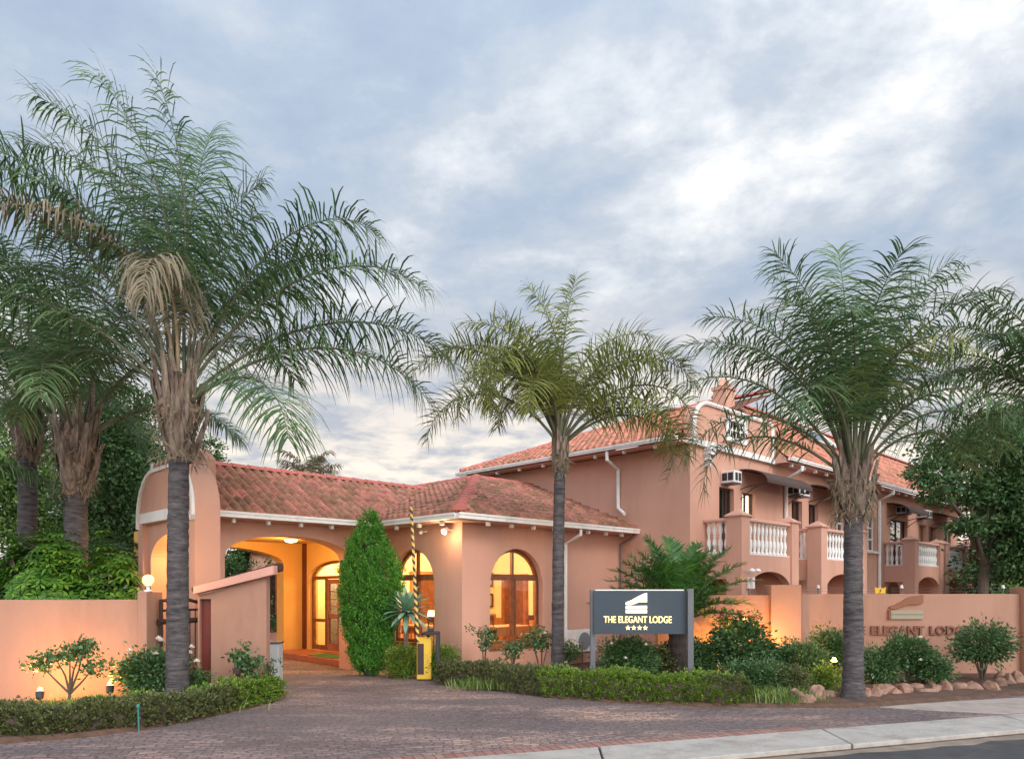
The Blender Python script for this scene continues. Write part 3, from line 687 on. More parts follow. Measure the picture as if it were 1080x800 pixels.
b = MB(); caps(b, (g1+.1, BF-oh+2.2, EZ2+P4*2.2+.03), (AE+.3, BF-oh+2.2, EZ2+P4*2.2+.03)); b.build('ridge_tiles', RIDGE, LG); b = MB(); caps(b, (AL-oh, 5.6, EZ2+.05), (AL+4.8, 2.7, EZ2+P3*5.2+.05)); b.build('hip_tiles', RIDGE, LG); b = MB(); caps(b, (AL+4.8, 2.7, EZ2+P3*5.2+.05), (AL+4.8, BF+.3, EZ2+P3*5.2+.05)); b.build('ridge_tiles', RIDGE, LG)
b = MB(); gutter(b, (AL-oh, BF+.02), (AL-oh, 5.76), EZ2, (-1, 0), .075); b.build('gutter', WHT, LG)
b = MB(); gutter(b, (g1, BF-oh), (AE+oh, BF-oh), EZ2, (0, -1), .075); b.build('gutter', WHT, LG)
b = MB(); b.box(AL-oh+.02, AL-.001, BF+.01, 5.7, 5.13, 5.16); b.box(g1, AE+oh-.02, BF-oh+.02, BF-.003, 5.13, 5.16); b.build('soffit', PCAP, LG)
for i in range(8):
    r_ = MB(); y = -1.3+.9*i; r_.box(AL-oh+.03, AL-oh+.11, y-.03, y+.03, 5.05, 5.13); r_.build('rafter_end', WHT, LG)
for i in range(22):
    r_ = MB(); x = g1+.35+.75*i; r_.box(x-.03, x+.03, BF-oh+.03, BF-oh+.11, 5.05, 5.13); r_.build('rafter_end', WHT, LG)
for px in (829, 927.5):
    a = ab(px, BF-.06); b = MB(); b.tube([(a, BF-oh-.05, 5.1), (a, BF-oh-.05, 5.0), (a, BF-.06, 4.8), (a, BF-.06, .1)], .055); b.build('downpipe', WHT, LG)
yb = ba(652, AL-.06)
b = MB(); b.tube([(AL-oh-.05, yb, 5.15), (AL-oh-.05, yb, 4.95), (AL-.06, yb, 4.75), (AL-.06, yb, 3.80), (AL-.2, yb-.3, 3.62)], .045); b.build('downpipe', WHT, LG)
b = MB(); ax = ab(767, BF+1); b.box(ax-.22, ax+.22, BF+.9, BF+1.3, 6.0, 7.25); b.box(ax-.26, ax+.26, BF+.86, BF+1.34, 7.20, 7.29)
b.tube([(ax-.2, BF+1.1, 7.27), (ax-.12, BF+1.1, 7.42), (ax, BF+1.1, 7.48), (ax+.12, BF+1.1, 7.42), (ax+.2, BF+1.1, 7.27)], .09, 8); b.build('chimney', PL, LG)
b = MB(); z2 = EZ2+P4*2.2
b.add([(g1+.01, BF-oh+.05, EZ2-.12), (g1+.01, BF+2.3, EZ2-.12), (g1+.01, BF+2.3, z2), (g1+.01, BF-oh+2.2, z2-.03), (g1+.01, BF-oh+.05, EZ2), (g1+.09, BF-oh+.05, EZ2-.12), (g1+.09, BF+2.3, EZ2-.12), (g1+.09, BF+2.3, z2), (g1+.09, BF-oh+2.2, z2-.03), (g1+.09, BF-oh+.05, EZ2)],
      [(0, 1, 2, 3, 4), (9, 8, 7, 6, 5), (0, 5, 6, 1), (1, 6, 7, 2), (2, 7, 8, 3), (3, 8, 9, 4), (4, 9, 5, 0)]); b.build('gable_cheek', PL, LG)
# small low wing beyond the last balcony
b = MB(); b.box(26.8, 30.2, -4.4, 1.0, 0, 2.45); b.build('annex_wall', PL, LG)
tiles('annex_roof', (26.5, -4.7), (1, 0), (0, 1), .5, 4.0, 2.6, lambda a, b_, z: a > 26.5 and (30.6-a) > (b_+4.7)*.6, TILE2, 2.5)
b = MB(); deck(b, [(26.5, -4.7, 2.5), (30.5, -4.7, 2.5), (29.0, -2.1, 3.8), (26.5, -2.1, 3.8)]); deck(b, [(30.5, -4.7, 2.5), (30.5, 1, 2.5), (29, -2.1, 3.8)]); b.build('roof_deck', mat('roof_underlay', (.16, .06, .04)), LG)
b = MB(); gutter(b, (26.5, -4.7), (30.6, -4.7), 2.5, (0, -1)); b.build('gutter', WHT, LG)

# ---- balconies
bal_prof = [(.055, 0), (.055, .05), (.03, .07), (.045, .14), (.058, .22), (.046, .31), (.026, .38), (.036, .41), (.026, .44), (.046, .50), (.052, .57), (.036, .64), (.028, .69), (.055, .71), (.055, .76)]
balm = MB(); balm.lathe(bal_prof, n=10); bal_me = None
FBP = BF-1.0
def balcony(a0, a1, side=True, nside=4):
    global bal_me
    b = MB()
    b.plate([(a0+.02, .1), (a0+.45, .1)]+[( (a0+.45+a1-.35)/2-(a1-a0-.8)/2*math.cos(math.pi*i/16), 1.78+.42*math.sin(math.pi*i/16)) for i in range(17)]+[(a1-.35, .1), (a1-.02, .1), (a1-.02, 2.58), (a0+.02, 2.58)], [], FA(FBP+.05), 0, .2)
    b.box(a0+.05, a0+.25, FBP+.26, BF-.002, 2.02, 2.58); b.box(a1-.25, a1-.05, FBP+.26, BF-.002, 0, 2.58)
    b.box(a0+.26, a1-.26, FBP+.26, BF-.002, 2.2, 2.34)
    root = b.build('balcony', PL, LG)
    for x0 in (a0, a1-.36):
        p = MB()
        p.box(x0, x0+.38, FBP, FBP+.38, 0, 3.44)
        p.add([(x0-.04, FBP-.04, 3.44), (x0+.42, FBP-.04, 3.44), (x0+.42, FBP+.42, 3.44), (x0-.04, FBP+.42, 3.44), (x0-.04, FBP-.04, 3.47), (x0+.42, FBP-.04, 3.47), (x0+.42, FBP+.42, 3.47), (x0-.04, FBP+.42, 3.47), (x0+.19, FBP+.19, 3.62)],
              [(0, 3, 2, 1), (0, 1, 5, 4), (1, 2, 6, 5), (2, 3, 7, 6), (3, 0, 4, 7), (4, 5, 8), (5, 6, 8), (6, 7, 8), (7, 4, 8)])
        p.build('pillar', PL, root)
    h = MB(); h.box(a0+.381, a1-.362, FBP+.03, FBP+.27, 3.34, 3.42); h.box(a0+.03, a0+.27, FBP+.381, BF-.002, 3.34, 3.42)
    h.box(a1-.25, a1-.05, FBP+.381, BF-.002, 3.34, 3.42); ho = h.build('handrail', PCAP, root); bevel(ho, .02)
    k = MB(); k.box(a0+.381, a1-.362, FBP+.06, FBP+.24, 2.581, 2.60); k.box(a0+.06, a0+.24, FBP+.381, BF-.002, 2.581, 2.60); k.build('baluster_plinth', WHT, root)
    n = max(4, int((a1-a0-.8)/.19)); pos = [(a0+.38+(a1-a0-.74)*(i+.5)/n, FBP+.15) for i in range(n)]
    pos += [(a0+.15, FBP+.38+(.62)*(i+.5)/nside) for i in range(nside)]
    for x, y in pos:
        if bal_me is None:
            o = balm.build('baluster', WHT, root, smooth=True); bal_me = o.data
        else:
            o = bpy.data.objects.new('baluster', bal_me); C.objects.link(o); o.parent = root
        o.location = (x, y, 2.60)
    # floor door light under it is left dark
A1 = ab(782.2, FBP)
BALC = [(A1, 8.62), (ab(866.3, FBP), 13.2), (ab(964.8, FBP), 20.7), (21.0, 24.0)]
for a0, a1 in BALC: balcony(a0, a1)
# awnings over the balcony doors
AWN = mat('bronze_awning_sheet', (.06, .035, .028), .85, vary=.2)
for p0, p1 in ((780, 829), (852, 881), (935, 957), (982, 1000)):
    a0, a1 = ab(p0, BF), ab(p1, BF); b = MB(); n = 8; v = []; f = []
    for i in range(n+1):
        th = math.pi/2*i/n
        for a in (a0, a1): v += [(a, BF-.75*math.sin(th)-.002, 4.42+.38*math.cos(th)), (a, BF-.75*math.sin(th)-.002, 4.395+.38*math.cos(th))]
    for i in range(n): k = i*4; f += [(k, k+4, k+6, k+2), (k+1, k+3, k+7, k+5), (k, k+1, k+5, k+4), (k+2, k+6, k+7, k+3)]
    b.add(v, f); aw = b.build('awning', AWN, LG, smooth=False)
    for a in (a0+.05, a1-.05):
        q = MB(); q.tube([(a, BF, 4.30), (a, BF-.25, 4.36), (a, BF-.70, 4.40)], .014, 6); q.tube([(a, BF, 4.05), (a, BF-.35, 4.30), (a, BF-.72, 4.40)], .012, 6)
        q.build('bracket', DARK, aw)
# solar panel lying on the front roof
def on_roof(a, s, lift=.0): return (a, BF-oh+s, EZ2+P4*s+lift)
s0, s1 = ab(851, BF+.8), ab(880, BF+.8)
b = MB(); q = [on_roof(s0, 1.15, .12), on_roof(s1, 1.15, .12), on_roof(s1, 1.75, .12), on_roof(s0, 1.75, .12)]
b.hexa(q+[(p[0], p[1]-.05, p[2]+.06) for p in q]); so = b.build('roof_window', mat('panel_glass', (.05, .06, .08), .08, metal=.0, spec=1), LG)
b = MB()
for i in range(4): b.tube([(q[i][0], q[i][1]-.05, q[i][2]+.07), (q[(i+1) % 4][0], q[(i+1) % 4][1]-.05, q[(i+1) % 4][2]+.07)], .03, 4)
b.build('frame', WHT, so)
for o in list(LG.children):
    if o.type == 'MESH' and any(k in o.name for k in ('wall', 'parapet', 'gable', 'step', 'balcony')): fixn(o)
# ------------------------------------------------------------------ garden walls
WY = 15.05
def wthing(name, label, cat, loc, group=None): return thing(name, label, cat, loc, 0, group)
g = wthing('boundary_wall', 'long salmon garden wall with raised lettering and logo behind the rock edged bed', 'wall', (9, WY, 0))
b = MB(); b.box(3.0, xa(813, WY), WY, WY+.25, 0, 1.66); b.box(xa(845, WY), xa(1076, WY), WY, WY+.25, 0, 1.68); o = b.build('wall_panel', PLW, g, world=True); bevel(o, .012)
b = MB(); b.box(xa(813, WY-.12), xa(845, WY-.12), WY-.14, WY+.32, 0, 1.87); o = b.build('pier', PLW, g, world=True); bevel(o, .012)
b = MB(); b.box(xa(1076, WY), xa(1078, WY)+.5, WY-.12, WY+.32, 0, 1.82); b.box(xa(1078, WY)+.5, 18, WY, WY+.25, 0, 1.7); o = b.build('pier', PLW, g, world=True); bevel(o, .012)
def text_mesh(s, size, depth, name='lettering', bold=0.0, sx=1.0, space=1.0):
    cu = bpy.data.curves.new('t', 'FONT'); cu.body = s; cu.size = size; cu.extrude = depth; cu.offset = bold; cu.align_x = 'LEFT'; cu.space_character = space
    o = bpy.data.objects.new('t', cu); C.objects.link(o); bpy.context.view_layer.update()
    dg = bpy.context.evaluated_depsgraph_get(); me = bpy.data.meshes.new_from_object(o.evaluated_get(dg)); bpy.data.objects.remove(o)
    xs = [v.co.x for v in me.vertices]; x0, x1 = min(xs), max(xs); ys = [v.co.y for v in me.vertices]; y0, y1 = min(ys), max(ys)
    me.name = name; return me, x0, x1, y0, y1
def put_text(s, X0, X1, Z0, Z1, Y, depth, m, parent, bold=.0):
    me, x0, x1, y0, y1 = text_mesh(s, 1.0, .5, bold=bold)
    for v in me.vertices:
        x, y, z = v.co
        v.co = (X0+(x-x0)/(x1-x0)*(X1-X0)-parent.location.x, Y-depth*(z+.5)-parent.location.y, Z0+(y-y0)/(y1-y0)*(Z1-Z0)-parent.location.z)
    me.materials.clear(); me.materials.append(m)
    o = bpy.data.objects.new('lettering', me); C.objects.link(o); o.parent = parent; return fixn(o)
LET = mat('brown_letter', (.20, .075, .045), .6, vary=.1)
lw = za(669, WY), za(659.5, WY)
for s, p0, p1 in (('THE', 890, 912), ('ELEGANT', 918, 974), ('LODGE', 980, 1023)):
    put_text(s, xa(p0, WY), xa(p1, WY), lw[0], lw[1], WY-.003, .045, LET, g, bold=.028)
def wp(px, py, Y): return (xa(px, Y), za(py, Y))
mpw = lambda Y: (lambda u, v, w: (u, Y+w, v))
b = MB(); b.plate([wp(*p, WY) for p in [(937, 641), (937.5, 639), (943, 637.5), (950, 634), (956, 630), (962, 628), (968, 627.5), (972, 626.8), (972.5, 628), (972.5, 635.5), (966, 637), (957, 637), (949, 640), (942, 642)]], [], mpw(WY-.05), 0, .048)
b.build('logo_roof', mat('brown_logo', (.24, .09, .045), .6), g, world=True)
PALE = mat('sage_logo_bar', (.30, .28, .20), .6)
b = MB(); x0, x1 = xa(937, WY), xa(972.5, WY)
b.box(x0, x1, WY-.05, WY-.002, za(647.3, WY), za(643.2, WY)); b.box(x0, x1, WY-.05, WY-.002, za(652.3, WY), za(648, WY)); b.build('logo_bar', PALE, g, world=True)
b = MB(); b.box(x0-.02, x0+.03, WY-.055, WY-.001, za(652.6, WY), za(642.8, WY)); b.box(x0, x1, WY-.045, WY-.001, za(648, WY), za(647.3, WY)); b.build('logo_edge', LET, g, world=True)
# electric fence on the wall
ef = wthing('electric_fence', 'thin wires on white topped brackets along the top of the lettered wall', 'fence', (9, WY+.15, 1.68))
for px in (790, 863, 951, 1058):
    x = xa(px, WY+.15); b = MB(); b.tube([(x, WY+.15, 1.66), (x, WY+.15, 1.82)], .014, 6); po = b.build('bracket', GREY, ef, world=True)
    b = MB(); b.lathe([(.03, 0), (.035, .03), (.02, .045), (.03, .06), (.0, .075)], (x, WY+.15, 1.80), 8); b.build('insulator', WHT, po, world=False)
for ch in ef.children:
    for i_ in ch.children:
        for v in i_.data.vertices: v.co -= ef.location
for z in (1.74, 1.80):
    b = MB(); b.tube([(xa(846, WY+.15), WY+.15, z), (11.5, WY+.15, z)], .0018, 4); b.build('wire', GREY, ef, world=True)
yl = wthing('warning_sign', 'small yellow warning plate on the fence wire above the lettered wall', 'sign', (xa(928.5, WY+.12), WY+.12, 1.75))
cx = xa(928.5, WY+.12)
b = MB(); b.plate([(cx-.10, 1.67), (cx+.10, 1.67), (cx+.115, 1.83), (cx+.06, 1.80), (cx, 1.82), (cx-.06, 1.80), (cx-.115, 1.83)], [], mpw(WY+.12), 0, .01); b.build('plate', mat('warning_yellow', (.75, .42, .02), .5), yl, world=True)
b = MB(); b.plate([(cx-.03, 1.70), (cx+.025, 1.75), (cx, 1.755), (cx+.03, 1.80), (cx-.025, 1.76), (cx+.0, 1.75)], [], mpw(WY+.113), 0, .004); b.box(cx-.08, cx+.08, WY+.113, WY+.117, 1.685, 1.695); b.build('marking', DARK, yl, world=True)

LY = 11.4
g = wthing('boundary_wall', 'plain salmon garden wall on the left with two spotlights shining up it', 'wall', (-8, LY, 0))
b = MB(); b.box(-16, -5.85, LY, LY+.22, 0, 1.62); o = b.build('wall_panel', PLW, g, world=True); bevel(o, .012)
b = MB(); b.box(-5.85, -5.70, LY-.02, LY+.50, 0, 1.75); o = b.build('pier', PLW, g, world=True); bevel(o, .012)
# pedestrian gate
g = wthing('pedestrian_gate', 'black timber and steel garden gate between salmon wall end and lean-to booth', 'gate', (-5.5, 12.0, 0))
p0, p1 = Vector((-5.64, 11.72, 0)), Vector((-5.30, 12.62, 0))
def gl(t, z): q = p0.lerp(p1, t); return (q.x, q.y, z)
b = MB(); b.tube([gl(0, .02), gl(0, 1.62)], .035, 6); b.tube([gl(1, .02), gl(1, 1.62)], .035, 6)
b.tube([gl(0, 1.60), gl(.5, 1.63), gl(1, 1.52)], .03, 6); b.build('frame', DBR, g, world=True)
b = MB(); b.tube([gl(-.06, 1.26), gl(1.04, 1.26)], .05, 6); b.tube([gl(0, 1.44), gl(1, 1.44)], .022, 6); b.tube([gl(0, .25), gl(1, .25)], .04, 6); b.build('rail', DBR, g, world=True)
for i in range(7):
    b = MB(); b.tube([gl((i+1)/8, .22), gl((i+1)/8, 1.44)], .011, 5); b.build('bar', DARK, g, world=True)
# lean-to booth
BY = 12.3
g = wthing('lean_to_booth', 'small salmon booth with sloping coping and dark red door beside the driveway', 'booth', (-4.65, BY+.3, 0))
def bx_(px): return xa(px, BY)
b = MB()
b.plate([(bx_(222.5), 0), (bx_(281), 0), (bx_(281), 1.99), (bx_(222.5), 1.745)], [], mpw(BY), 0, .18)
b.plate([(bx_(208.5), 0), (bx_(210.5), 0), (bx_(210.5), 1.62), (bx_(222.5), 1.62), (bx_(222.5), 1.74), (bx_(208.5), 1.69)], [], mpw(BY+.001), 0, .55)
fixn(b.build('booth_wall', PLW, g, world=True))
b = MB(); b.plate([(bx_(207.3), 1.70), (bx_(291), 2.03), (bx_(291), 2.18), (bx_(207.3), 1.825)], [], mpw(BY-.13), 0, .22); o = fixn(b.build('coping', PCAP, g, world=True)); bevel(o, .008)
b = MB(); b.plate([(bx_(200), 1.735), (bx_(291), 2.10), (bx_(291), 2.21), (bx_(200), 1.80)], [], mpw(BY+.10), 0, .30)
for i in range(3): b.tube([(bx_(199), BY+.15+i*.10, 1.775), (bx_(290.5), BY+.17+i*.11, 2.20)], .045, 6)
b.build('booth_roof', mat('dark_roof_tile', (.07, .03, .025), .8, vary=.3), g, world=True)
b = MB(); b.box(bx_(210.5)+.003, bx_(222.5)-.003, BY+.08, BY+.12, .03, 1.617); d = b.build('door', mat('oxblood_door', (.13, .022, .014), .5, vary=.15, scale=3), g, world=True)
# meter cabinet
g = wthing('meter_cabinet', 'pale grey service cabinet standing right behind the lean-to booth', 'cabinet', (-4.45, 13.6, 0))
x0, x1 = xa(281.5, 13.6), xa(294, 13.6)
b = MB(); b.box(x0, x1, 13.6, 13.85, 0, .77); bevel(b.build('body', mat('cabinet_grey', (.42, .43, .45), .6, vary=.1), g, world=True), .01)
b = MB(); b.box(x0-.015, x1+.015, 13.58, 13.87, .771, .80); b.build('lid', GREY, g, world=True)
b = MB(); b.box(x0+.02, x1-.02, 13.588, 13.599, .06, .72); b.build('door', mat('cabinet_grey', (.42, .43, .45)), g, world=True)
# neighbouring wing seen through the carport
pa0 = ab(266, 12.2); pw0 = ab(279, 12.2)
g = thing('garden_pavilion', 'low salmon outbuilding with a tall dark window seen through the carport arch', 'building', W(0, 12.2), BA)
b = MB(); b.plate(rect(pa0, 3.5, 0, 3.0), [rect(pw0, pw0+.9, .3, 2.35)], lambda u, v, w: (u, w, v), 0, .2); fixn(b.build('wall', PL, g))
b = MB(); b.plate(rect(pw0+.001, pw0+.899, .301, 2.349), [rect(pw0+.06, pw0+.42, .4, 2.28), rect(pw0+.48, pw0+.84, .4, 2.28)], lambda u, v, w: (u, w, v), .08, .14); f = b.build('window', WOOD, g)
b = MB(); b.box(pw0+.01, pw0+.89, .11, .115, .31, 2.34); b.build('pane', GLD, f)
b = MB(); b.box(pa0, 3.5, 1.5, 1.6, 0, 3.0); b.build('rear_wall', PL, g)
b = MB(); b.box(pa0-.1, 3.6, -.25, 1.8, 3.0, 3.1); b.build('roof', mat('dark_roof_tile', (.07, .03, .025)), g)

# ------------------------------------------------------------------ lamps
WARM = (1.0, .52, .16)
def lamp(name, parent, loc, e, rad=.05, col=WARM, kind='POINT', rot=None, spot=1.2, blend=.8):
    l = bpy.data.lights.new(name, kind); l.energy = e; l.color = col
    if kind != 'AREA': l.shadow_soft_size = rad
    else: l.size = rad
    if kind == 'SPOT': l.spot_size = spot; l.spot_blend = blend
    o = bpy.data.objects.new(name, l); C.objects.link(o); o.parent = parent; o.location = loc
    if rot: o.rotation_euler = rot
    return o
# globe lamp on the wall pier
x, y = xa(155.5, LY+.1), LY+.12
g = wthing('globe_lamp', 'glowing round globe lamp on top of the left wall pier', 'lamp', (x, y, 1.75))
b = MB(); b.lathe([(.06, 0), (.06, .02), (.025, .03), (.025, .07), (.05, .085), (.05, .1)], (0, 0, 0), 12); b.build('base', WHT, g)
b = MB(); b.lathe([(.045, .10)]+[(.085*math.sin(math.pi*i/12), .18-.085*math.cos(math.pi*i/12)) for i in range(2, 12)]+[(.002, .265)], (0, 0, 0), 16); b.build('globe', emit('lit_globe', (1, .55, .15), 3), g, smooth=True)
lamp('bulb_light', g, (.10, .35, .35), 22, .1)
# garden spotlights
def spotlight(x, y, label, aim, e, head=True, z=.0, grp='garden spotlights'):
    g = wthing('garden_spotlight', label, 'spotlight', (x, y, z), grp)
    b = MB(); b.tube([(0, 0, 0), (0, 0, .16)], .012, 6); b.build('spike', DARK, g)
    a = Vector(aim).normalized(); h = Vector((0, 0, .20))
    b = MB(); b.tube([h-a*.07, h-a*.05, h+a*.05], [.03, .05, .058], 12); b.build('housing', DARK, g)
    b = MB(); b.tube([h+a*.05, h+a*.056], [.052, .052], 12); b.build('lens', emit('lit_lens', (1, .62, .2), 4), g)
    b = MB(); c = h+a*.085; b.lathe([(.004+.03*math.sin(math.pi*i/8), -.03*math.cos(math.pi*i/8)) for i in range(9)], c, 12); b.build('bulb', emit('lit_bulb', (1, .60, .16), 3.2), g, smooth=True)
    lamp('beam', g, h+a*.17, e, .05, (1, .46, .11))
spotlight(xa(42, 10.75), 10.75, 'glowing garden spotlight under the small bare stemmed shrub, lighting the left wall', (-.12, .30, .9), 55, z=.03)
spotlight(xa(116, 10.9), 10.9, 'glowing garden spotlight in tall grass between shrub and white roses', (-.05, .15, .95), 12.0, z=.10)
spotlight(xa(778, 14.0), 14.2, 'glowing spotlight hidden in leaves under the drooping cycad fronds', (.0, .6, .6), 90, z=.25)
spotlight(xa(824, 14.0), 14.35, 'glowing spotlight at the foot of the wall pier behind a low bush', (-.1, .5, .7), 60, z=.30)
spotlight(xa(879.5, 12.6), 12.6, 'glowing spotlight in the bush just left of the right palm trunk', (-.1, -.3, .9), 10.0, z=.30)
# carport and room lights
def down(name, label, a, b_, z, e, grp='ceiling lights of the lodge', rad=.25):
    g = thing(name, label, 'lamp', W(a, b_, z), BA, grp)
    m = MB(); m.lathe([(.16, 0), (.16, -.03), (.13, -.06), (.05, -.08), (.002, -.085)], (0, 0, 0), 16); m.build('shade', emit('lit_shade', (1, .75, .38), 5), g, smooth=True)
    m = MB(); m.lathe([(.175, .0), (.175, .012)], (0, 0, 0), 16); m.build('rim', WOOD, g)
    lamp('bulb_light', g, (0, 0, -.25), e, rad, (1, .60, .22) if 'carport' in label else (1, .74, .42))
down('ceiling_lamp', 'ceiling lamp under the carport roof near the big arch', -2.4, 5.2, 3.0, 70)
down('ceiling_lamp', 'ceiling lamp under the carport roof close to the entrance doors', -.9, 5.4, 3.0, 50)
down('ceiling_lamp', 'ceiling lamp in the dining room behind the arched window', 1.9, 2.2, 2.94, 330)
down('ceiling_lamp', 'bright ceiling lamp inside the left arched window', .95, 1.9, 2.94, 200)
down('ceiling_lamp', 'ceiling lamp in the hall behind the entrance doors', 1.2, 6.0, 2.96, 150)
down('ceiling_lamp', 'ceiling lamp inside the open gable arch at the carport end', -3.85, 3.6, 2.98, 120)
# floodlight below the eave corner
fx = W(-.14, -.14, 3.0)
g = thing('eave_floodlight', 'bright floodlight below the gutter at the corner between both arched windows', 'lamp', W(-.12, .30, 2.98), BA)
b = MB(); b.tube([(.12, 0, 0), (-.02, 0, .0)], .02, 6); b.build('arm', WHT, g)
b = MB(); b.tube([(-.02, 0, .03), (-.08, -.02, -.01), (-.14, -.04, -.05)], [.03, .05, .065], 12); b.build('housing', WHT, g)
b = MB(); b.lathe([(.003+.035*math.sin(math.pi*i/8), -.035*math.cos(math.pi*i/8)) for i in range(9)], (-.15, -.05, -.06), 12); b.build('bulb', emit('flood_bulb', (1, .82, .45), 5), g, smooth=True)
lamp('beam', g, (-.20, -.10, -.12), 13, .04, (1, .72, .40))
g = thing('security_camera', 'small white security camera under the gutter left of the floodlight', 'camera', W(-.02, 1.15, 3.0), BA)
b = MB(); b.tube([(.02, 0, 0), (-.08, 0, -.02)], .015, 6); b.build('arm', WHT, g)
b = MB(); b.tube([(-.06, .08, .0), (-.2, -.08, -.04)], [.04, .035], 8); b.build('body', WHT, g)

# ------------------------------------------------------------------ dining room contents
CH = mat('dark_chair_wood', (.10, .04, .02), .5)
def chair(loc, rz, label):
    g = thing('dining_chair', label, 'chair', loc, rz, 'dining chairs behind the arched windows')
    b = MB(); b.box(-.22, .22, -.22, .22, .43, .47); b.build('seat', mat('cream_seat', (.6, .45, .25), .8), g)
    for sx in (-1, 1):
        for sy in (-1, 1):
            b = MB(); b.tube([(sx*.19, sy*.19, 0), (sx*.19, sy*.19, .43)], .018, 6); b.build('leg', CH, g)
    b = MB()
    for sx in (-.19, 0, .19): b.tube([(sx, .20, .47), (sx, .25, .98)], .016, 6)
    b.box(-.21, .21, .235, .265, .90, 1.02); b.build('backrest', CH, g)
for k, (a, b_, rz, lb) in enumerate([(1.75, .95, 0, 'dining chair near the left edge of the right arched window'), (2.3, .6, .5, 'dining chair in the middle of the right arched window'), (3.1, 1.0, 2.6, 'dining chair at the right edge of the right arched window'), (.85, 1.7, 1.6, 'dining chair seen in the left arched window')]):
    chair(W(a, b_, .15), BA+rz, lb)
for a, b_, lb in ((2.4, 1.3, 'dining table with a cloth behind the right arched window'), (1.5, 2.9, 'dining table deep in the room behind the left arched window')):
    g = thing('dining_table', lb, 'table', W(a, b_, .15), BA, 'dining tables')
    b = MB(); b.box(-.6, .6, -.4, .4, .72, .76); b.build('tabletop', WOODL, g)
    b = MB(); b.box(-.62, .62, -.42, .42, .762, .77); b.box(-.62, .62, -.43, -.42, .55, .77); b.box(-.62, .62, .42, .43, .55, .77); b.build('cloth', mat('table_cloth', (.30, .16, .08), .9), g)
    for sx in (-.5, .5):
        for sy in (-.3, .3): q = MB(); q.tube([(sx, sy, 0), (sx, sy, .72)], .03, 6); q.build('leg', CH, g)
g = thing('table_lamp', 'small lit table lamp on the table behind the left arched window', 'lamp', W(1.5, 2.9, .92), BA)
b = MB(); b.lathe([(.06, 0), (.06, .02), (.02, .04), (.02, .18)], n=10); b.build('base', WOOD, g)
b = MB(); b.lathe([(.13, .16), (.09, .34), (.085, .34)], n=14); b.build('lamp_shade', emit('lit_lampshade', (1, .78, .45), 2.6), g)
for k, (a, z, lb) in enumerate([(.75, 2.05, 'upper framed picture on the room wall seen at the window edge'), (.75, 1.45, 'lower framed picture on the room wall seen at the window edge')]):
    g = thing('wall_picture', lb, 'picture', W(4.72, 4.455, z), BA, 'pictures in the dining room')
    b = MB(); b.plate(rect(-.22, .22, -.2, .2), [rect(-.17, .17, -.15, .15)], lambda u, v, w: (u, w, v), -.03, 0); b.build('frame', CH, g)
    b = MB(); b.box(-.17, .17, -.01, 0, -.15, .15); b.build('print', mat('plain_print', (.5, .42, .3), .8), g)
# pot and flowers in the hall
g = thing('potted_plant', 'dark plant in a pot behind the entrance side light', 'plant', W(.95, ba(334, .95), .15), BA)
b = MB(); b.lathe([(.10, 0), (.15, .28), (.16, .30), (.13, .30)], n=12); b.build('pot', DBR, g)
b = MB()
for i in range(9):
    a = i*2.3; b.tube([(0, 0, .28), (.05*math.cos(a), .05*math.sin(a), .5), (.12*math.cos(a), .12*math.sin(a), .68+.1*rnd.random())], [.015, .02, .003], 4)
b.build('leaves', LF['rose'], g)
g = thing('door_mat', 'green door mat on the tiled entrance step', 'mat', W(-.30, 4.6, .152), BA)
b = MB(); b.box(-.26, .26, -.6, .6, 0, .015); b.build('door_mat', mat('green_mat', (.05, .16, .04), .95, bump=.6, bscale=90), g)

# ------------------------------------------------------------------ illuminated sign
SY = 12.35
g = wthing('entrance_sign', 'slate grey sign board with glowing lodge name and four stars on two steel posts', 'sign', (xa(675, SY), SY, 0))
x0, x1 = xa(626.5, SY), xa(720.5, SY)
p = MB(); xx = xa(625.5, SY); p.box(xx-.045, xx+.045, SY+.02, SY+.11, 0, 1.775); o = p.build('post', GREY, g, world=True); bevel(o, .008)
p = MB(); xx = xa(728.2, SY-.25); p.box(xx-.05, xx+.05, SY-.28, SY-.18, 0, 1.79); o = p.build('post', GREY, g, world=True); bevel(o, .008)
SL = mat('slate_sign_face', (.024, .040, .058), .5, vary=.12, scale=1)
def sm(u, v, w):                                      # the board turns a little towards the road
    t = (u-x0)/(x1-x0); return (u, SY-.05-.12*t+w, v)
b = MB(); b.plate(rect(x0, x1, za(667.5, SY), za(622.8, SY)), [], sm, 0, .12); o = b.build('board', SL, g, world=True); bevel(o, .006)
b = MB(); b.plate(rect(x0+.02, x1-.02, za(622.8, SY), za(622.8, SY)+.025), [], sm, .02, .10); b.build('top_trim', WHT, g, world=True)
b = MB(); b.plate(rect(x1+.001, xa(725.5, SY-.2), za(664, SY), za(624, SY)), [], sm, .02, .09); b.build('side_bracket', GREY, g, world=True)
LIT = emit('lit_lettering', (1.0, .74, .27), 1.7)
GLO = emit('lit_logo', (1.0, .82, .42), 1.5)
def yface(u): return SY-.05-.12*(u-x0)/(x1-x0)
def sput(s, p0, p1, y0, y1, m, bold):
    X0, X1 = xa(p0, SY-.1), xa(p1, SY-.1); o = put_text(s, X0, X1, za(y1, SY-.1), za(y0, SY-.1), SY-.12, .015, m, g, bold)
    for v in o.data.vertices:
        u = v.co.x+g.location.x; v.co.y += (yface(u)-.002)-(SY-.12)
sput('THE ELEGANT LODGE', 637, 707.5, 649.3, 656.3, LIT, .0)
b = MB(); q = lambda pts: [(xa(a, SY-.1), za(c, SY-.1)) for a, c in pts]
sm2 = lambda u, v, w: (u, yface(u)-.014+w, v)
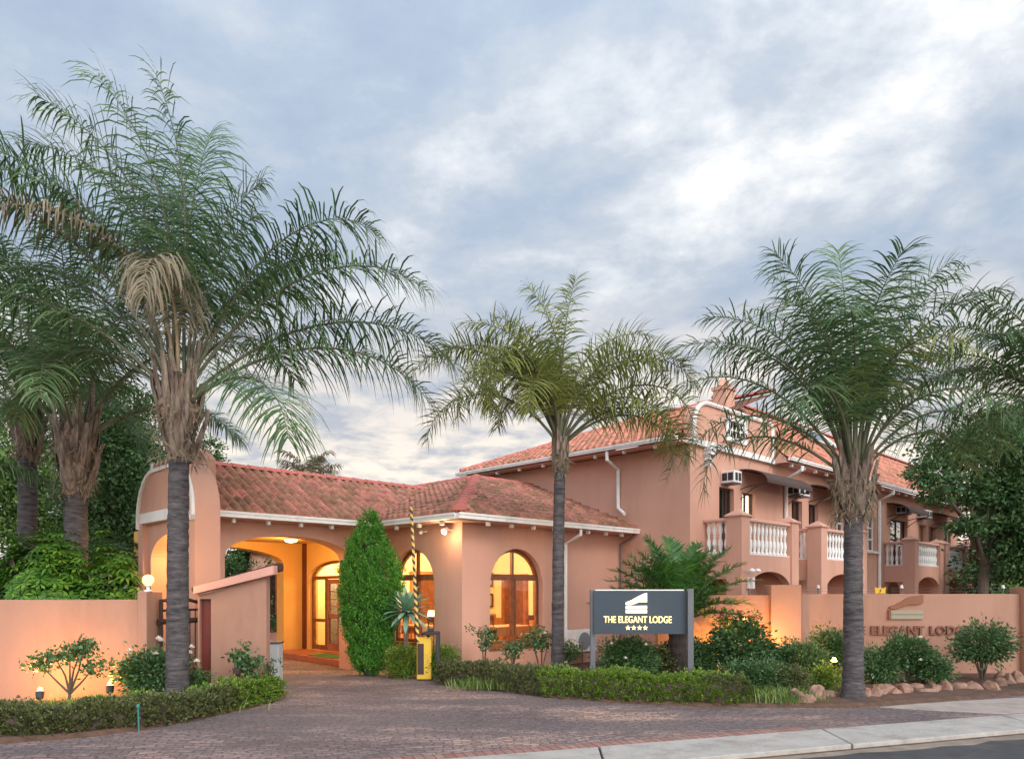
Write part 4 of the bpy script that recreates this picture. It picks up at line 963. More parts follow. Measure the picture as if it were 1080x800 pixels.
b.plate(q([(660, 634.8), (666, 632.5), (672, 629), (678, 626), (682, 624.8), (682, 634.5), (674, 634.5), (666, 637.5), (660, 637.5)]), [], sm2, 0, .012)
b.plate(q([(660, 638.7), (682, 638.3), (682, 641.6), (660, 641.6)]), [], sm2, 0, .012)
b.plate(q([(660, 642.6), (682, 642.6), (682, 646), (660, 646)]), [], sm2, 0, .012)
b.build('logo', GLO, g, world=True)
for cx_ in (662.3, 668.3, 674.3, 680.3):
    pts = []
    for i in range(10):
        r_ = 2.75 if i % 2 == 0 else 1.15; a = math.pi/2+math.pi*i/5; pts.append((cx_+r_*math.cos(a), 661.6-r_*math.sin(a)))
    b = MB(); b.plate(q(pts), [], sm2, 0, .012); b.build('star', LIT, g, world=True)
lamp('glow', g, (0, -.40, 1.42), 1.2, .25, (1, .8, .45))

# ------------------------------------------------------------------ boom barrier
BYY = 14.25
g = wthing('boom_barrier', 'yellow barrier box with raised black and yellow striped boom', 'barrier', (xa(448, BYY), BYY, 0))
YEL = mat('barrier_yellow', (.70, .44, .035), .45, vary=.1, dirt=((.4, .26, .06), 6, .5))
b = MB(); b.box(xa(439.5, BYY), xa(455, BYY), BYY, BYY+.3, .02, 1.8-52*BYY/769); o = b.build('cabinet', YEL, g, world=True); bevel(o, .012)
b = MB(); b.box(xa(440.3, BYY), xa(447, BYY), BYY-.012, BYY-.001, .12, .72); b.build('panel', DBR, g, world=True)
b = MB(); b.tube([(xa(451, BYY), BYY+.1, .84), (xa(451, BYY), BYY+.1, .93)], .03, 8); b.tube([(xa(444, BYY), BYY+.05, .92), (xa(456, BYY), BYY+.05, .92)], .035, 8); b.build('pivot', DARK, g, world=True)
bot = Vector((xa(440.5, BYY-.03), BYY-.03, za(676, BYY))); top = Vector((xa(433.5, BYY-.03), BYY-.03, za(533, BYY)))
def boom_mat():
    m = bpy.data.materials.new('striped_boom_paint'); m.use_nodes = True; t = m.node_tree; bs = t.nodes['Principled BSDF']
    tcn = t.nodes.new('ShaderNodeTexCoord'); sp = t.nodes.new('ShaderNodeSeparateXYZ'); t.links.new(tcn.outputs['Object'], sp.inputs[0])
    s_ = math_('ADD', math_('MULTIPLY', sp.outputs[2], 7.5, tree=t), math_('MULTIPLY', sp.outputs[0], 7.5, tree=t), tree=t)
    f = math_('GREATER_THAN', math_('FRACT', s_, tree=t), .5, tree=t)
    t.links.new(mix(f, (.70, .46, .12), (.03, .025, .02), tree=t), bs.inputs['Base Color']); return m
b = MB(); b.tube([bot, bot.lerp(top, .5), top], [.036, .032, .026], 8); b.build('boom', boom_mat(), g, world=True)
g = wthing('barrier_post', 'thin black post with a cranked top beside the yellow barrier box', 'post', (xa(462, BYY-.1), BYY-.1, 0))
b = MB(); xx = xa(462, BYY-.1); b.box(xx-.04, xx+.04, BYY-.14, BYY-.06, 0, .93); b.box(xx-.25, xx+.04, BYY-.14, BYY-.06, .90, .97); bevel(b.build('post', DARK, g, world=True), .01)
b = MB(); b.box(xx-.20, xx-.08, BYY-.16, BYY-.04, .97, 1.03); b.build('sensor', DARK, g, world=True)

# ------------------------------------------------------------------ air conditioners
def ac_window(px0, px1, py0, py1, label):
    a0, a1 = ab(px0+3, BF-.3), ab(px1, BF-.3); z0, z1 = zb(py1, a0, BF-.3), zb(py0, a0, BF-.3)
    o = W((a0+a1)/2, BF, z0); g = thing('wall_air_conditioner', label, 'air conditioner', o, BA, 'window air conditioners on the tall wing')
    hw = min(.34, (a1-a0)/2); h = z1-z0
    b = MB(); b.box(-hw, hw, -.36, -.002, 0, h); bevel(b.build('case', WHT, g), .01)
    b = MB()
    for x0_, x1_ in ((-hw+.05, -hw*.15), (hw*.15, hw-.05)): b.box(x0_, x1_, -.372, -.361, .05, h-.05)
    b.build('grille', DARK, g)
    b = MB()
    for y0_, y1_ in ((-.33, -.20), (-.17, -.04)): b.box(-hw-.011, -hw-.001, y0_, y1_, .05, h-.05)
    b.build('side_louvre', DARK, g)
    b = MB(); b.box(-hw, hw, -.34, -.003, -.03, -.002); b.build('shelf', GREY, g)
ac_window(769, 780, 495.5, 508, 'white window air conditioner high on the wall at the first balcony')
ac_window(838, 852, 511, 521.5, 'white window air conditioner beside the second curved awning')
ac_window(951, 960, 533, 541, 'white window air conditioner between dark bay window and third awning')
ac_window(972, 982, 537, 545, 'white window air conditioner farthest right on the facade')
xx, yy = xa(601, 16.0), 16.0
g = thing('outdoor_condenser', 'white outdoor condenser unit with round fan behind the middle palm trunk', 'air conditioner', W(3.42, -.22, .35), BA)
b = MB(); b.box(-.36, .36, -.15, .15, 0, .50); bevel(b.build('case', WHT, g), .015)
b = MB(); b.tube([(-.08, -.151, .25), (-.08, -.165, .25)], [.20, .20], 20); b.build('fan_grille', mat('grey_grille', (.22, .23, .24), .5), g)
b = MB()
for i in range(5): b.box(.17, .33, -.158, -.151, .1+i*.07, .13+i*.07)
b.build('louvre', GREY, g)
b = MB(); b.box(-.3, -.26, -.14, .22, -.05, -.001); b.box(.26, .3, -.14, .22, -.05, -.001); b.build('wall_bracket', DARK, g)
# coach lamps by the first lower arch
for k, (a, z, lb) in enumerate([(ab(789, FBP), 2.17, 'twin white outdoor lamp on the first balcony pillar')]):
    g = thing('twin_wall_lamp', lb, 'lamp', W(a, FBP-.05, z), BA)
    b = MB(); b.tube([(0, .05, 0), (0, -.12, .02)], .02, 6); b.tube([(-.14, -.12, .04), (.14, -.12, .04)], .015, 6); b.build('bracket', WHT, g)
    for sx in (-.14, .14): b = MB(); b.lathe([(.03, .04), (.07, -.01), (.06, -.04)], (sx, -.12, .04), 10); b.build('lamp_head', WHT, g)
    b = MB(); b.box(-.07, .03, -.10, .047, -.38, -.12); b.build('box', WHT, g)
# garden bollard light and tap post
x, y = xa(251, 11.5), 11.5
g = wthing('bollard_light', 'short dark bollard light in front of the salmon booth', 'bollard', (x, y, .05))
b = MB(); b.box(-.03, .03, -.03, .03, 0, .42); bevel(b.build('post', DBR, g), .005)
b = MB(); b.box(-.05, .05, -.09, .05, .40, .49); bevel(b.build('hood', DBR, g), .01)
x, y = xa(146.5, 9.15), 9.15
g = wthing('irrigation_standpipe', 'thin teal irrigation pipe at the front edge of the left hedge', 'pipe', (x, y, 0))
b = MB(); b.tube([(0, 0, 0), (-.01, 0, .30)], .011, 8); b.build('pipe', mat('teal_plastic', (.025, .17, .15), .6), g)
b = MB(); b.lathe([(.02, .30), (.024, .31), (.024, .33), (.012, .35)], (-.01, 0, 0), 8); b.build('cap', mat('teal_plastic', (.03, .3, .26)), g)
x, y = xa(587, 11.9), 11.85
# ------------------------------------------------------------------ foliage
RG = np.random.default_rng(11)
def leaves(P, size, aspect=.5, up=.3, D=None, fold=.25):
    """one bent four-sided leaf (two quads' worth of shape) at every point"""
    n = len(P)
    d = RG.normal(size=(n, 3)) if D is None else D+RG.normal(size=(n, 3))*.45
    d[:, 2] += up*0; d /= np.linalg.norm(d, axis=1)[:, None]+1e-9
    q = RG.normal(size=(n, 3)); q[:, 2] += up*2
    s = np.cross(d, q); s /= np.linalg.norm(s, axis=1)[:, None]+1e-9
    nn = np.cross(s, d)
    L_ = size*RG.uniform(.65, 1.35, size=(n, 1)); w_ = L_*aspect
    a = P; b = P+d*L_*.45+s*w_*.5+nn*L_*fold*.3; c = P+d*L_-nn*L_*fold*.4; e = P+d*L_*.45-s*w_*.5+nn*L_*fold*.3
    V = np.stack([a, b, c, e], 1).reshape(-1, 3)
    Fc = np.arange(n*4).reshape(n, 4)
    return V, Fc
def vnoise(P, s, seed=0):
    """cheap smooth 3-D noise built from a few waves"""
    r = np.random.default_rng(seed); o = np.zeros(len(P))
    for k in range(6):
        v = r.normal(size=3); v /= np.linalg.norm(v); o += np.sin(P@v*s*(1+.45*k)+r.uniform(0, 6.28))/(1+.3*k)
    return o/3
def blob(n, c, r, clump=.0, shell=.55, seed=0, s=4, squash=1.0):
    """points through an ellipsoid, more of them near its skin, with lumps and gaps"""
    d = RG.normal(size=(n, 3)); d /= np.linalg.norm(d, axis=1)[:, None]
    u = RG.uniform(0, 1, size=n)**(1/3); rad = shell+(1-shell)*u; rad[RG.uniform(size=n) < .25] *= RG.uniform(.4, 1, size=1)
    bump = 1+clump*vnoise(d, s, seed)
    return np.array(c)+d*(rad*bump)[:, None]*np.array(r), d
def shrub(name, label, cat, x, y, z0, w, h, n, size, m, group=None, clump=.25, stems=4, base=.25, dd=None, seed=None, aspect=.5, sparse=0):
    seed = seed if seed is not None else int(x*100+y*10) % 997
    r = random.Random(seed)
    g = thing(name, label, cat, (x, y, z0), 0, group)
    tips = []
    for i in range(stems):
        a = r.uniform(0, 6.28); rr = r.uniform(.2, .8)*w/2
        p = [Vector((0.02*math.cos(a), .02*math.sin(a), 0)), Vector((rr*.35*math.cos(a), rr*.35*math.sin(a), h*(base+.15))), Vector((rr*math.cos(a), rr*math.sin(a), h*r.uniform(.7, .95)))]
        b = MB(); b.tube(p, [.016, .012, .005], 5); b.build('stem', TWIG, g); tips.append(p)
    if sparse:                                        # leaves in tufts at the stems' ends
        Ps = []
        for p in tips:
            for t in range(sparse):
                f = r.uniform(.45, 1.1); q = p[1].lerp(p[2], f)+Vector((r.gauss(0, .07), r.gauss(0, .07), r.gauss(0, .05)))
                Ps.append(np.array(q)+RG.normal(size=(n//(sparse*stems), 3))*np.array([.05, .05, .035])*(1+w*.5))
        P = np.concatenate(Ps); D = None
    else:
        cz = h*(base+1)/2
        nc = max(10, n//38); c_, d_ = blob(nc, (0, 0, cz), (w*.42, (dd or w)*.42, h*(1-base)*.43), clump*1.3, .35, seed, 4.5/max(.4, w))
        sp = RG.normal(size=(nc, 38, 3))*np.array([1, 1, .75])*(.050+.035*w)*RG.uniform(.6, 1.3, (nc, 1, 1))
        P = (c_[:, None]+sp).reshape(-1, 3); D = np.repeat(d_, 38, 0)+sp.reshape(-1, 3)*8
        n = len(P); k = int(n*.12); P2 = P[:k]+RG.normal(size=(k, 3))*np.array([w, w, h])*.06; P = np.concatenate([P, P2]); D = np.concatenate([D, D[:k]])
        P[:, 2] = np.maximum(P[:, 2], .02)
    V, Fc = leaves(P, size, aspect, .3, D)
    newmesh('foliage', V, Fc, LF[m], g)
    return g
def blossoms(g, pts, r_=.045, m='petal'):
    for p in pts:
        b = MB()
        for k in range(3):
            for j in range(5):
                a = 2*math.pi*j/5+k*.6; rr = r_*(1-.28*k); c, s = math.cos(a), math.sin(a)
                b.add([(p[0], p[1], p[2]), (p[0]+rr*math.cos(a-.6), p[1]+rr*math.sin(a-.6), p[2]+r_*(.25+.3*k)), (p[0]+rr*c*1.15, p[1]+rr*s*1.15, p[2]+r_*(.5+.35*k)), (p[0]+rr*math.cos(a+.6), p[1]+rr*math.sin(a+.6), p[2]+r_*(.25+.3*k))], [(0, 1, 2, 3)])
        b.build('flower', LF[m], g)

# clipped hedges: leaves on and in a long rounded body
def hedge(name, label, path, wd, h, n, size, mats, seed=3, z0=.03, lump=.05):
    pts = [Vector((p[0], p[1])) for p in path]; seg = [(pts[i+1]-pts[i]).length for i in range(len(pts)-1)]; T = sum(seg)
    g = thing(name, label, 'hedge', (pts[0].x, pts[0].y, z0))
    def at(t):
        for i, l in enumerate(seg):
            if t <= l or i == len(seg)-1: f = min(1, t/l); p = pts[i].lerp(pts[i+1], f); d = (pts[i+1]-pts[i]).normalized(); return p, Vector((-d.y, d.x))
            t -= l
    N_ = int(T/.06); cen = [at(T*i/N_) for i in range(N_+1)]
    # smooth the normals
    nrm = np.array([[c[1].x, c[1].y] for c in cen]); ker = np.ones(9)/9
    nrm = np.stack([np.convolve(np.pad(nrm[:, k], 4, mode='edge'), ker, 'valid') for k in (0, 1)], 1); nrm /= np.linalg.norm(nrm, axis=1)[:, None]
    cc = np.array([[c[0].x, c[0].y] for c in cen])
    cc = np.stack([np.convolve(np.pad(cc[:, k], 4, mode='edge'), ker, 'valid') for k in (0, 1)], 1)
    i = RG.integers(0, N_+1, size=n); th = RG.uniform(0, math.pi, size=n)
    prof = lambda th: (np.sign(np.cos(th))*np.abs(np.cos(th))**.55, np.maximum(0, np.sign(np.sin(th))*np.abs(np.sin(th))**.5))
    cx_, sz_ = prof(th); lows = RG.uniform(size=n) < .42; sz_ = np.where(lows, RG.uniform(0, .85, n), sz_); cx_ = np.where(lows, np.where(RG.uniform(size=n) < .7, -1, 1)*(.92+.08*RG.uniform(size=n)), cx_)
    rad = 1-RG.uniform(0, .28, size=n)**1.5
    q = np.stack([cc[i, 0], cc[i, 1], sz_], 1); lum = 1+lump*2*vnoise(q, 5, seed)+lump*vnoise(q, 13, seed+1)
    endf = np.minimum(1, np.minimum(i, N_-i)*.06/.18+.35)
    off = cx_*rad*lum*wd/2*endf
    tj = RG.uniform(-.05, .05, n)
    P = np.stack([cc[i, 0]+nrm[i, 1]*tj+nrm[i, 0]*off, cc[i, 1]-nrm[i, 0]*tj+nrm[i, 1]*off, sz_*rad*lum*h*np.minimum(1, endf+.2)], 1)+RG.normal(size=(n, 3))*.012
    nc = n//30; jc = RG.normal(size=(nc, 3))*.035; P += jc[np.floor((i/(N_+1)*nc*.999)).astype(int)]*.0+RG.normal(size=(n, 3))*.006
    q3 = np.floor(P/.085).astype(int); hsh = (q3[:, 0]*73856093 ^ q3[:, 1]*19349663 ^ q3[:, 2]*83492791) % 997; off3 = (np.random.default_rng(seed).normal(size=(997, 3))*.028)[hsh]; cell = (q3+.5)*.085; P = cell+(P-cell)*.72+off3
    P[:, 2] = np.maximum(P[:, 2], .0)
    P -= np.array([g.location.x, g.location.y, 0])
    D = np.stack([nrm[i, 0]*cx_, nrm[i, 1]*cx_, sz_+.5], 1)
    pick = vnoise(P, .9, seed+5)
    V, Fc = leaves(P, size, .55, .3, D)
    sel = pick > .18 if len(mats) > 1 else np.zeros(n, bool)
    for k, mm in enumerate(mats):
        s_ = sel if k else ~sel
        vv = V.reshape(n, 4, 3)[s_].reshape(-1, 3); newmesh('foliage', vv, np.arange(len(vv)).reshape(-1, 4), LF[mm], g)
    # twiggy inside
    b = MB(); k0 = 0; M_ = 7
    for j in range(0, N_+1, 3):
        for m_ in range(M_):
            a = math.pi*m_/(M_-1); x_, z_ = math.cos(a), math.sin(a)
            x_ = math.copysign(abs(x_)**.6, x_)*wd/2*.62*min(1, min(j, N_-j)*.06/.18+.2)
            b.v.append((cc[j, 0]+nrm[j, 0]*x_-g.location.x, cc[j, 1]+nrm[j, 1]*x_-g.location.y, z_**.6*h*.66))
        if j:
            for m_ in range(M_-1): a = k0+m_; b.f.append((a-M_, a-M_+1, a+1, a))
        k0 += M_
    b.build('inner_twigs', TWIG, g)
    return g
hedge('clipped_hedge', 'long low clipped hedge along the kerb side of the right bed', [(-1.35, 13.95), (-.5, 13.45), (.3, 12.65), (.95, 12.15), (1.75, 11.78), (2.6, 11.52), (3.35, 11.42), (3.75, 11.45)], .62, .40, 60000, .034, ['hedge', 'hedged'], 3, lump=.07)
hedge('low_hedge', 'leafy low hedge at the left of the driveway entrance', [(-7.2, 8.85), (-6.2, 8.95), (-5.4, 9.12), (-4.95, 9.5), (-4.62, 10.05), (-4.3, 10.8), (-4.1, 11.5), (-4.0, 12.1)], .58, .30, 50000, .040, ['hedge', 'hedged'], 8, lump=.2)
shrub('ball_shrub', 'bright green clipped shrub left of the yellow barrier box', 'shrub', xa(424, 14.75), 14.75, 0, .72, .66, 9000, .038, 'hedge', base=.0, clump=.06, stems=2)
shrub('ball_shrub', 'bright green shrub between the barrier box and the hedge end', 'shrub', xa(468, 14.45), 14.45, 0, .62, .66, 6500, .038, 'hedge', base=.0, clump=.12, stems=2)

# ---- cypress
cx_, cy_ = xa(390, 15.05), 15.05
g = thing('cypress', 'dense bright green flame shaped cypress standing beside the carport pier', 'tree', (cx_, cy_, 0))
b = MB(); b.tube([(0, 0, 0), (.02, 0, 1.2), (0, 0, 2.6)], [.07, .05, .015], 8); b.build('trunk', TWIG, g)
H = za(541, cy_)
def crad(t): return np.interp(t, [0, .06, .18, .35, .5, .62, .74, .84, .92, 1.0], [.18, .30, .40, .50, .56, .57, .42, .26, .14, .02])
nc = 1500; tz = RG.uniform(0, 1, nc*2); tz = tz[RG.uniform(0, .66, nc*2) < crad(tz)+.10][:nc]; nc = len(tz)
th = RG.uniform(0, 2*math.pi, nc); pp = np.stack([np.cos(th)*2.2, np.sin(th)*2.2, tz*6], 1)
rc = crad(tz)*(1+.13*vnoise(pp, 2.6, 4)+.10*vnoise(pp, 6, 9))*RG.uniform(.78, 1.04, nc)
cen = np.stack([np.cos(th)*rc, np.sin(th)*rc, .02+tz*(H-.10)], 1); K = 44
axis = np.stack([np.cos(th)*.40, np.sin(th)*.40, np.ones(nc)], 1); axis /= np.linalg.norm(axis, axis=1)[:, None]
tt = RG.uniform(0, 1, (nc, K, 1)); ln = RG.uniform(.12, .24, (nc, 1, 1)); fat = .045*np.sin(np.clip(tt, .05, .95)*math.pi)**.7
P = (cen[:, None]+axis[:, None]*tt*ln+RG.normal(size=(nc, K, 3))*fat).reshape(-1, 3)
D = np.repeat(axis, K, 0)+RG.normal(size=(nc*K, 3))*.3
V, Fc = leaves(P, .042, .45, .3, D); newmesh('foliage', V, Fc, LF['cyp'], g)
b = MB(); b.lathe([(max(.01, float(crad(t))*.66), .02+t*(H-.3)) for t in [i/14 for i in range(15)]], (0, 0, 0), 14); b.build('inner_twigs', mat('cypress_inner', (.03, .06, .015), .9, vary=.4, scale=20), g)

# ---- rosette plant on a stem
def rosette(name, label, cat, x, y, z, L_, n, m, stem_r, dirs=(-.3, 1.3), wd=.06, z0=0):
    g = thing(name, label, cat, (x, y, z0))
    b = MB(); b.tube([(0.02, 0, 0), (-.02, 0, (z-z0)*.6), (0, 0, z-z0)], [stem_r*1.3, stem_r, stem_r*1.1], 8); b.build('stem', BOOT, g)
    r = random.Random(5); v = []; f = []
    for i in range(n):
        el = dirs[0]+(dirs[1]-dirs[0])*(i/n)**.8; a = i*2.39996; l = L_*r.uniform(.85, 1.1)
        h = Vector((math.cos(a), math.sin(a), 0)); s = Vector((-math.sin(a), math.cos(a), 0)); k = len(v)
        for j in range(6):
            t = j/5; e = el-.25*t; p = h*math.cos(e)*l*t+Vector((0, 0, 1))*math.sin(e)*l*t+Vector((0, 0, z-z0)); ww = wd*(.35+1.3*t)*(1-t)**.55*1.25+.002
            up = Vector((0, 0, 1))*.3*ww
            v += [tuple(p-s*ww+up), tuple(p), tuple(p+s*ww+up)]
        for j in range(5):
            q = k+j*3; f += [(q, q+1, q+4, q+3), (q+1, q+2, q+5, q+4)]
    newmesh('leaves', v, f, LF[m], g); return g
rosette('agave', 'blue green agave rosette on a bare stem before the left arched window', 'plant', xa(429, 14.75), 14.75, za(645, 14.75)-.02, .60, 62, 'agave', .045, (-.55, 1.35), .055)

# ---- palms
def frond(az, e0, bend, Lf, leaf=.62, droop=1.0, seed=0, pairs=62, p=1.6, start=.16, wd=.017, twist=0.0, plume=0.0):
    r = np.random.default_rng(seed); rad = random.Random(seed)
    n = 26; s = np.linspace(0, 1, n); el = np.radians(e0-bend*s**p)
    azs = az+twist*s
    hx, hy = np.cos(np.radians(azs)), np.sin(np.radians(azs))
    d = np.stack([np.cos(el)*hx, np.cos(el)*hy, np.sin(el)], 1); P = np.zeros((n, 3)); P[1:] = np.cumsum((d[:-1]+d[1:])/2*Lf/(n-1), 0)
    b = MB(); b.tube([tuple(q) for q in P[::2]]+[tuple(P[-1])], [max(.004, .032*(1-t)**.9) for t in s[::2]]+[.003], 5)
    rv, rf = list(b.v), list(b.f)
    M = pairs*2; t = start+(1-start)*(np.repeat(np.arange(pairs), 2)+r.uniform(0, .9, M))/pairs; t = np.minimum(t, .995)
    side = np.tile([1, -1], pairs)
    base = np.stack([np.interp(t, s, P[:, k]) for k in range(3)], 1); T = np.stack([np.interp(t, s, d[:, k]) for k in range(3)], 1); T /= np.linalg.norm(T, axis=1)[:, None]
    S = np.stack([-np.interp(t, s, hy), np.interp(t, s, hx), np.zeros(M)], 1); U = np.cross(T, S)*1.0
    U = np.cross(T, S); U *= np.where(U[:, 2:3] < 0, -1, 1)
    prof = np.interp(t, [0, start, start+.10, .40, .75, .92, 1], [.3, .55, .9, 1.0, .92, .72, .45])
    Ll = leaf*prof*r.uniform(.62, 1.15, M)
    fw = r.uniform(.15, .6, M)+np.interp(t, [.8, 1], [0, .9]); upv = r.uniform(-.25-plume, .6+plume, M)
    D0 = S*side[:, None]+T*fw[:, None]+U*upv[:, None]; D0 /= np.linalg.norm(D0, axis=1)[:, None]
    K = 4; cur = base.copy(); dirn = D0.copy(); rows = []
    for j in range(K+1):
        ww = wd*[.55, 1.0, .9, .55, .10][j]*np.interp(Ll/leaf, [0, 1], [.6, 1])
        W_ = np.cross(dirn, U); W_ /= np.linalg.norm(W_, axis=1)[:, None]+1e-9
        rows += [cur-W_*ww[:, None], cur+W_*ww[:, None]]
        cur = cur+dirn*(Ll/K)[:, None]
        dirn = dirn+np.array([0, 0, -1])*(droop*r.uniform(.40, .85, M)*(.5+.6*j/K))[:, None]; dirn /= np.linalg.norm(dirn, axis=1)[:, None]
    V = np.stack(rows, 1).reshape(-1, 3); q = []
    for j in range(K): q.append(np.stack([np.arange(M)*2*(K+1)+2*j+c for c in (0, 1, 3, 2)], 1))
    Fq = np.concatenate(q)
    return V, Fq, np.array(rv), rf
RACH = mat('frond_midrib', (.10, .10, .055), .7, vary=.25)
RACHD = mat('dry_midrib', (.30, .22, .13), .8, vary=.25)
def palm(label, x, y, z0, zc, r0, flare, specs, seed=1, group='queen palms', lean=(0, 0), boots=16, bh=1.1, leaf=.62, droop=1.0, pairs=62, wd=.017, scale=1.0, mt='palm', name='palm_tree', start=.2, plume=0.0):
    g = thing(name, label, 'palm', (x, y, z0), 0, group); r = random.Random(seed)
    H = zc-z0; b = MB(); n = 60; k0 = 0; M_ = 20
    rings = []
    for i in range(n+1):
        t = i/n; zz = H*t; rad = r0*(1.13-.18*t+.28*math.exp(-zz*5))*(1+.016*math.sin(zz*41+r.uniform(-.9, .9))+.018*r.uniform(-1, 1))
        for j in range(M_):
            a = 2*math.pi*j/M_; rr = rad*(1+.05*r.uniform(-1, 1))
            b.v.append((lean[0]*t*t+rr*math.cos(a), lean[1]*t*t+rr*math.sin(a), zz))
        if i:
            for j in range(M_): p = (i-1)*M_+j; q = (i-1)*M_+(j+1) % M_; b.f.append((p, q, q+M_, p+M_))
    b.build('trunk', BARK, g, smooth=True)
    cx, cy = lean
    # crown base: a rough bulge wrapped in the boots of old leaves
    b = MB(); n = 22; M_ = 22
    for i in range(n+1):
        t = i/n; zz = H-.62*bh*.55+t*bh*.95
        rad = np.interp(t, [0, .25, .55, .8, 1], [r0*1.02, r0*1.12, flare*.75, flare*.6, flare*.25])
        for j in range(M_):
            a = 2*math.pi*j/M_; rr = rad*(1+.10*math.sin(3*a+zz*9)+.09*r.uniform(-1, 1)); b.v.append((cx+rr*math.cos(a), cy+rr*math.sin(a), zz))
        if i:
            for j in range(M_): p = (i-1)*M_+j; q = (i-1)*M_+(j+1) % M_; b.f.append((p, q, q+M_, p+M_))
    b.build('crown_base', BARKB, g, smooth=False)
    for i in range(boots):
        a = i*2.39996+r.uniform(-.2, .2); tt = i/boots; z1 = H-.30*bh+.55*bh*tt; l = bh*r.uniform(.55, .95)
        o = Vector((math.cos(a), math.sin(a), 0)); s = Vector((-math.sin(a), math.cos(a), 0)); v = []; f = []
        for j in range(6):
            t = j/5; out_ = r0*.95+(flare*r.uniform(.95, 1.1)-r0*.7)*(t**.8)*(1-.3*tt); c_ = o*out_+Vector((cx, cy, z1+l*t-.1*l)); ww = r0*(.85-.62*t); th_ = .05*(1-.6*t)
            v += [tuple(c_-s*ww-o*.03), tuple(c_+o*th_), tuple(c_+s*ww-o*.03), tuple(c_-o*th_)]
        for j in range(5):
            for k in range(4): p = j*4+k; q = j*4+(k+1) % 4; f.append((p, q, q+4, p+4))
        f.append((20, 21, 22, 23)); newmesh('leaf_base', v, f, BOOT, g)
    if bh > .5:                                       # loose fibres hanging in the crown base
        n = 500; a = RG.uniform(0, 6.28, n); zz = H+RG.uniform(-.35*bh, .35*bh, n); rr = flare*RG.uniform(.5, 1.0, n)
        P = np.stack([cx+np.cos(a)*rr, cy+np.sin(a)*rr, zz], 1); D = np.stack([np.cos(a)*.4, np.sin(a)*.4, np.full(n, -1.0)], 1)
        V, Fc = leaves(P, .16*scale, .09, .3, D); newmesh('fibres', V, Fc, LF['dry'], g)
    zt = H+.45*bh
    for i, sp in enumerate(specs):
        az, e0, bend, Lf = sp[:4]; kind = sp[4] if len(sp) > 4 else mt
        lf = sp[5] if len(sp) > 5 else leaf
        pw = sp[6] if len(sp) > 6 else 1.6
        V, Fq, rv, rf = frond(az, e0, bend, Lf, lf, droop*(2.4 if kind == 'dry' else 1), seed*100+i, int(pairs*(Lf/3.5)**.5), pw, wd=wd*(1.05 if kind == 'dry' else 1), twist=r.uniform(-14, 14), start=start, plume=plume)
        o = np.array([cx+math.cos(R(az))*flare*.3, cy+math.sin(R(az))*flare*.3, zt-(.5*bh)*max(0, (60-e0)/90)])
        fo = newmesh('frond', V+o, Fq, LF[kind], g)
        newmesh('midrib', rv+o, rf, RACHD if kind == 'dry' else RACH, fo)
    return g
def fan(n, e_lo, e_hi, L0, L1, seed, bend=(70, 110), kind=None, avoid=None):
    r = random.Random(seed); o = []
    for i in range(n):
        t = i/max(1, n-1); az = (i*137.5+r.uniform(-15, 15)) % 360; e = e_lo+(e_hi-e_lo)*t
        o.append((az, e, r.uniform(*bend)*(1-.35*t), L0+(L1-L0)*r.random())+((kind,) if kind else ()))
    return o
# big left palm
x, y = xa(187, 10.8), 10.8
PM = 'palm'
specs = [(3, 64, 120, 4.3, PM, 1.0, 3.0), (-6, 54, 100, 4.5, PM, 1.0, 1.7), (8, 42, 94, 4.6, PM, 1.0, 1.7), (-4, 34, 100, 4.3), (-30, 22, 104, 2.9), (8, 84, 34, 2.9), (20, 74, 70, 3.2),
         (176, 98, 30, 4.7, PM, 1.0, 1.8), (186, 93, 46, 4.9, PM, 1.0, 1.8), (10, 89, 44, 3.5), (182, 88, 66, 4.8, PM, 1.0, 2.0), (168, 84, 84, 4.8, PM, 1.0, 2.2), (185, 74, 96, 5.1, PM, 1.0, 2.0), (205, 68, 96, 4.8), (175, 60, 104, 4.8), (190, 48, 108, 4.5), (160, 40, 106, 4.4), (75, 92, 30, 4.4),
         (222, 96, 175, 4.6, 'dry', .7, 1.3), (288, 88, 184, 3.0, 'dry', .75),
         (120, 74, 92, 4.6), (60, 76, 90, 3.6), (80, 58, 105, 3.6), (140, 56, 100, 4.4), (135, 90, 58, 4.4), (210, 80, 90, 4.6)]
palm('tall queen palm with smooth grey trunk rising from the left hedge', x, y, .05, za(453, y), .143, .38, specs, seed=3, lean=(.03, 0), bh=1.35, leaf=1.0, droop=1.1, pairs=98, wd=.0135, start=.26, plume=.3)
# middle palm
x, y = xa(588, 13.5), 13.5
specs = [(172, 98, 50, 3.1), (165, 92, 78, 3.1), (180, 88, 100, 3.2), (10, 92, 18, 3.1), (182, 66, 135, 3.8, 'palmy', .6, 1.9), (175, 54, 140, 3.3), (190, 78, 135, 3.6), (222, 84, 215, 3.7), (232, 80, 205, 3.4), (205, 70, 175, 3.2),
         (0, 66, 132, 3.5, 'palmy', .6, 1.9), (6, 78, 125, 3.4), (-12, 56, 165, 3.5), (-28, 52, 175, 3.0), (-18, 40, 165, 3.0), (15, 86, 96, 3.2), (2, 46, 140, 3.2), (250, 74, 180, 2.4),
         (90, 78, 90, 3.0), (60, 66, 120, 3.0), (120, 64, 125, 3.0), (150, 80, 110, 3.1), (345, 80, 145, 2.9)]
palm('medium queen palm with fluffy yellowish fronds before the arched window wall', x, y, 0.05, za(484, y), .105, .12, specs, seed=5, lean=(.05, 0), boots=8, bh=.7, leaf=.60, droop=.62, pairs=112, wd=.0125, plume=.75, mt='palmy')
